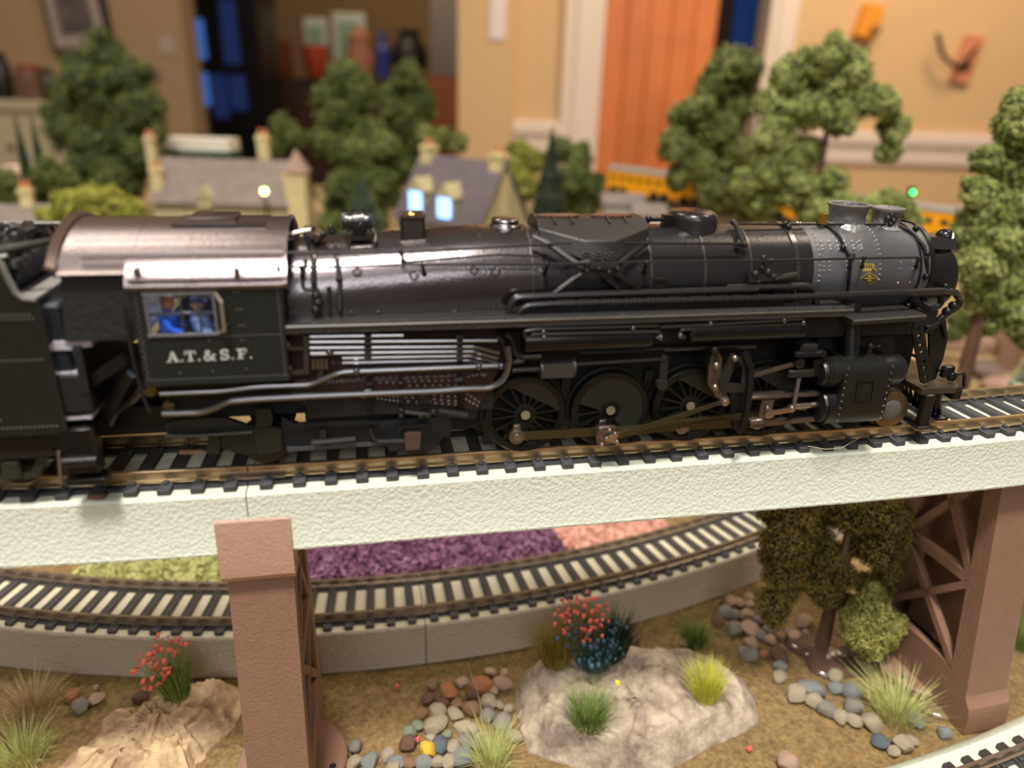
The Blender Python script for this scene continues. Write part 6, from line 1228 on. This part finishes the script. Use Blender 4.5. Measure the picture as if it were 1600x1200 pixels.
z1, z0 = PY(1480, 208, YW)[2], PY(1480, 258, YW)[2]
for x0, x1 in ((xw(803), xw(878)), (xw(1228), 4200)):
    b = MB(); b.box((x0, YW-14, z0), (x1, YW, z1)); b.box((x0, YW-26, (z0+z1)/2+10), (x1, YW, z1-12)); st(b, 'trim_3', TRIM)
for x0, x1 in ((878, 938), (1186, 1228)):
    b = MB(); b.box((xw(x0), YW-22, 0), (xw(x1), YW+110, CEIL-300)); w_ = xw(x1)-xw(x0); b.box((xw(x0)+w_*.3, YW-30, 0), (xw(x0)+w_*.55, YW, CEIL-300)); st(b, 'trim_4', TRIM)
DOORM = mat('door_orange_wood', (206, 116, 58), .45, bump=.15, bs=8, var=.12, vs=5); dr = bpy.data.objects.new('door_1', None); COL.objects.link(dr); dr['kind'] = 'structure'; dr.location = (xw(940)/1000, YW/1000, 0)
wd = xw(1112)-xw(940)
for k in range(5): MB().bbox((wd*k/5+.8, 20, 5), (wd*(k+1)/5-.8, 60, 2100), 3).build('door_board', DOORM, dr)
MB().box((0, 30, 5), (wd, 70, 2100)).build('door_panel', mat('door_dark', (150, 80, 40), .5), dr)
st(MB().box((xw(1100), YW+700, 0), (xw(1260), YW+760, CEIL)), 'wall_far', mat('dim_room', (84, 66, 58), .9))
q = PY(1170, 40, YW+500); T = thing('blue_curtain', 'saturated blue panel seen in the doorway right of the orange door', 'curtain', (q[0], YW+500, 0)); MB().box((-60, -10, 300), (60, 10, 2100)).build('cloth', mat('cloth_blue', (30, 96, 190), .7, emit=0), T)
def wallbox(name, label, cat, x0, y0, x1, y1, Y, th, M, part='panel', lean=0):
    ym = (y0+y1)/2; a = PY(x0, ym, Y); c = PY(x1, ym, Y); a[2] = PY(x0, y1, Y)[2]; c[2] = PY(x1, y0, Y)[2]; T = thing(name, label, cat, ((a[0]+c[0])/2, Y, a[2])); MB().bbox((-(c[0]-a[0])/2, -th, 0), ((c[0]-a[0])/2, 0, c[2]-a[2]), min(3, th/4)).build(part, M, T); return T, (c[0]-a[0]), (c[2]-a[2])
HOOKW = mat('hook_board', (206, 132, 92), .6, var=.1, vs=20); IRON = mat('hook_iron', (30, 26, 22), .45, metal=.5)
T, w_, h_ = wallbox('coat_hook', 'wooden wall board with one dark iron coat hook on the tan wall', 'coat hook', 1488, 55, 1518, 130, YW, 20, HOOKW, 'board'); T.rotation_euler = (0, .12, 0)
MB().tube([(-5, -20, h_*.35), (-50, -50, h_*.3), (-100, -60, h_*.45), (-140, -65, h_*.85)], 6.5, 10, 20).build('hook', IRON, T); MB().sph((-5, -24, h_*.38), 14, 10, 6).build('boss', IRON, T); MB().tube([(-5, -20, h_*.5), (-10, -50, h_*.6), (-5, -60, h_*.75)], 5, 8, 10).build('hook', IRON, T)
T, w_, h_ = wallbox('coat_hook', 'orange wooden peg board on the tan wall above the largest tree', 'coat hook', 1332, 8, 1362, 60, YW, 40, mat('orange_wood', (232, 150, 40), .5), 'board'); T.rotation_euler = (0, .2, 0)
MB().sph((20, -50, h_*.3), 16, 10, 6).build('peg', mat('peg_brown', (150, 104, 70), .5), T)
wallbox('light_switch', 'white light switch plate on the tan wall left of the doorway', 'switch', 765, -5, 790, 62, YW-60, 6, mat('switch_white', (228, 214, 208), .4), 'plate')
# left wall with frame, cabinet
YL = 3000
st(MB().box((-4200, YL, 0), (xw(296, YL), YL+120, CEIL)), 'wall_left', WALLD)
T, w_, h_ = wallbox('picture_frame', 'dark framed picture in a white mat on the far left wall', 'picture', 76, -70, 172, 82, YL, 30, mat('frame_dark', (46, 38, 26), .5), 'frame'); T.rotation_euler = (0, -.06, 0)
MB().box((-w_*.42, -34, h_*.06), (w_*.42, -30, h_*.94)).build('mat_board', mat('mat_grey', (160, 148, 142), .8), T); MB().box((-w_*.27, -38, h_*.2), (w_*.27, -34, h_*.82)).build('print', mat('print_grey', (72, 64, 66), .7, col2=(110, 100, 96), vs=15), T)
wallbox('light_switch', 'pale switch plate on the far left wall right of the tall tree', 'switch', 250, 55, 274, 86, YL, 6, mat('switch_pale', (176, 160, 146), .5), 'plate')
wallbox('thermostat', 'small grey thermostat dial low on the far left wall', 'thermostat', 233, 110, 250, 128, YL, 10, mat('thermo_grey', (110, 96, 80), .5), 'dial')
a = PY(-120, 158, 2600); c = PY(92, 158, 2600); T = thing('white_cabinet', 'long white cabinet against the far left wall', 'cabinet', ((a[0]+c[0])/2, 2700, 0)); w_ = c[0]-a[0]; zt = c[2]; CABW = mat('cabinet_white', (202, 188, 158), .6)
MB().box((-w_/2, -100, 60), (w_/2, 280, zt-30)).build('body', CABW, T); MB().box((-w_/2-15, -120, zt-30), (w_/2+15, 290, zt)).build('top', CABW, T)
for k in range(3):
    dd = MB().box((-w_/2+10+k*w_/3, -112, 80), (-w_/2+(k+1)*w_/3-10, -100, zt-50)).build('cabinet_door', CABW, T); MB().sph((-w_/2+(k+1)*w_/3-30, -118, zt-150), 10, 8, 5).build('knob', IRON, dd)
for x0, x1, yt, M, lab, lid in ((32, 64, 104, mat('jar_brown', (120, 92, 78), .3), 'brown jar with a red lid on the white cabinet', mat('lid_red', (150, 50, 40), .4)), (68, 82, 108, mat('jar_dark', (70, 54, 34), .3), 'slim dark bottle beside the red-lidded jar', None), (-8, 9, 84, mat('jar_black', (30, 28, 22), .4), 'dark canister at the left edge on the white cabinet', None)):
    a = PY(x0, 155, 2640); c = PY(x1, yt, 2640); r = (c[0]-a[0])/2; hh = c[2]-zt; T = thing('jar', lab, 'jar', ((a[0]+c[0])/2, 2640, zt)); MB().lathe((0, 0, 0), (0, 0, 1), [(0, r*.9), (hh*.1, r), (hh*.75, r), (hh*.9, r*.7)], 18).build('body', M, T); MB().lathe((0, 0, hh*.88), (0, 0, 1), [(0, r*.75), (hh*.15, r*.75)], 16).build('lid', lid or M, T)
# dim room seen through the wide opening
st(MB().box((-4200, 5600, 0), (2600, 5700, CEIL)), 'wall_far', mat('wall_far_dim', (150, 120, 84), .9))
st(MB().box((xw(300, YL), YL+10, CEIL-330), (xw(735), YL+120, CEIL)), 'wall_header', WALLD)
def item(name, label, cat, x0, y0, x1, y1, Y, M, dep=60, part='body'):
    ym = (y0+y1)/2; a = PY(x0, ym, Y); c = PY(x1, ym, Y); a[2] = PY(x0, y1, Y)[2]; c[2] = PY(x1, y0, Y)[2]; T = thing(name, label, cat, ((a[0]+c[0])/2, Y, a[2])); w_ = c[0]-a[0]; MB().bbox((-w_/2, 0, 0), (w_/2, dep, c[2]-a[2]), min(6, w_*.1)).build(part, M, T); return T, w_, c[2]-a[2]
def stand(name, label, cat, x0, y0, x1, Y, M, dep=300):   # furniture from the floor up
    a = PY(x0, y0, Y); c = PY(x1, y0, Y); T = thing(name, label, cat, ((a[0]+c[0])/2, Y, 0)); w_ = c[0]-a[0]; MB().bbox((-w_/2, 0, 0), (w_/2, dep, a[2]), 8).build('body', M, T); return T, w_, a[2]
T, w_, h_ = stand('dark_bookcase', 'dark brown bookcase along the back of the dim room', 'bookcase', 385, 118, 668, 4300, mat('dark_brown_wood', (58, 34, 22), .6, var=.2, vs=4))
for k in range(4): MB().box((-w_/2+20+k*w_/4, -12, 100), (-w_/2+(k+1)*w_/4-20, 0, h_-60)).build('cupboard_door', mat('bookcase_door', (74, 42, 28), .55) if k == 0 else bpy.data.materials['bookcase_door'], T)
T, w_, h_ = stand('black_case', 'tall black glazed case with blue reflections inside the wide opening', 'display case', 296, -60, 392, 3500, mat('case_black', (18, 16, 18), .3))
BLG = mat('blue_reflection', (70, 116, 196), .3, emit=.55)  # reflections in the case glass, put in as glowing blue panels
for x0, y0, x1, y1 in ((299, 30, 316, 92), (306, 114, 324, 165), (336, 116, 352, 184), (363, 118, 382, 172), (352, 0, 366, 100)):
    a = PY(x0, y1, 3490); c = PY(x1, y0, 3490); cx = PY(344, 0, 3500)[0]; MB().box((a[0]-T.location.x*1000, -14, a[2]), (c[0]-T.location.x*1000, -4, c[2])).build('reflection_glow', BLG if x0 < 330 else (mat('blue_reflection_dim', (44, 66, 130), .3, emit=.16) if 'blue_reflection_dim' not in bpy.data.materials else bpy.data.materials['blue_reflection_dim']), T)
stand('teal_banner', 'tall dark teal banner stand beside the black case', 'banner', 392, 16, 418, 4100, mat('teal_dark', (20, 74, 100), .6), 30)
item('brown_crate', 'rust-brown crate standing on the bookcase at its left end', 'crate', 400, 60, 440, 118, 4290, mat('rust_wood', (118, 62, 30), .6), 200)
for i, (x0, y0, x1, y1, lab) in enumerate(((476, 28, 512, 92, 'white-green framed card, left one of two on the bookcase'), (520, 20, 572, 96, 'white-green framed card, right one of two on the bookcase'))):
    T, w_, h_ = item('framed_card', lab, 'picture', x0, y0, x1, y1+22, 4480, mat('card_white', (186, 192, 176), .6) if i == 0 else bpy.data.materials['card_white'], 20, 'frame'); MB().box((-w_*.32, -6, h_*.1), (w_*.32, 0, h_*.85)).build('print', mat('card_green', (130, 158, 136), .6) if i == 0 else bpy.data.materials['card_green'], T)
def vase(name, label, cat, x0, y0, x1, y1, Y, M, prof):
    a = PY(x0, y1, Y); c = PY(x1, y0, Y); r = (c[0]-a[0])/2; h_ = c[2]-a[2]; T = thing(name, label, cat, ((a[0]+c[0])/2, Y, a[2])); MB().lathe((0, 0, 0), (0, 0, 1), [(h_*t, r*k) for t, k in prof], 18).build('body', M, T)
POTP = [(0, .6), (.3, 1), (.6, .95), (.85, .5), (1, .6)]
vase('orange_bowl', 'orange-red bowl before the left framed card', 'bowl', 474, 72, 512, 121, 4330, mat('bowl_orange', (190, 76, 40), .5), [(0, .5), (.5, .9), (1, 1)])
vase('clay_figure', 'pinkish clay figure beside the right framed card', 'ornament', 540, 42, 586, 121, 4330, mat('clay_pink', (170, 112, 84), .7), [(0, .8), (.4, 1), (.6, .7), (.8, .8), (1, .2)])
vase('blue_bottle', 'tall blue bottle on the bookcase', 'bottle', 587, 50, 609, 121, 4330, mat('bottle_blue', (48, 64, 140), .3), [(0, .9), (.6, 1), (.75, .4), (1, .35)])
vase('black_pot', 'black rounded pot on the bookcase near its right end', 'pot', 612, 48, 668, 121, 4330, mat('pot_black', (26, 22, 18), .5), POTP)
item('steel_appliance', 'grey steel appliance beside the tan wall corner', 'appliance', 670, -60, 722, 120, 4280, mat('brushed_steel', (120, 106, 96), .4, metal=.4), 300)
T, w_, h_ = stand('orange_brown_cabinet', 'orange-brown wooden cabinet below the steel appliance', 'cabinet', 668, 120, 730, 4260, mat('cabinet_orange', (150, 78, 30), .55), 300)
# thin trailing bits: ceiling of the room, lit
st(MB().box((-4200, 1300, CEIL), (4200, 5700, CEIL+40)), 'ceiling', mat('ceiling_white', (220, 208, 190), .9))
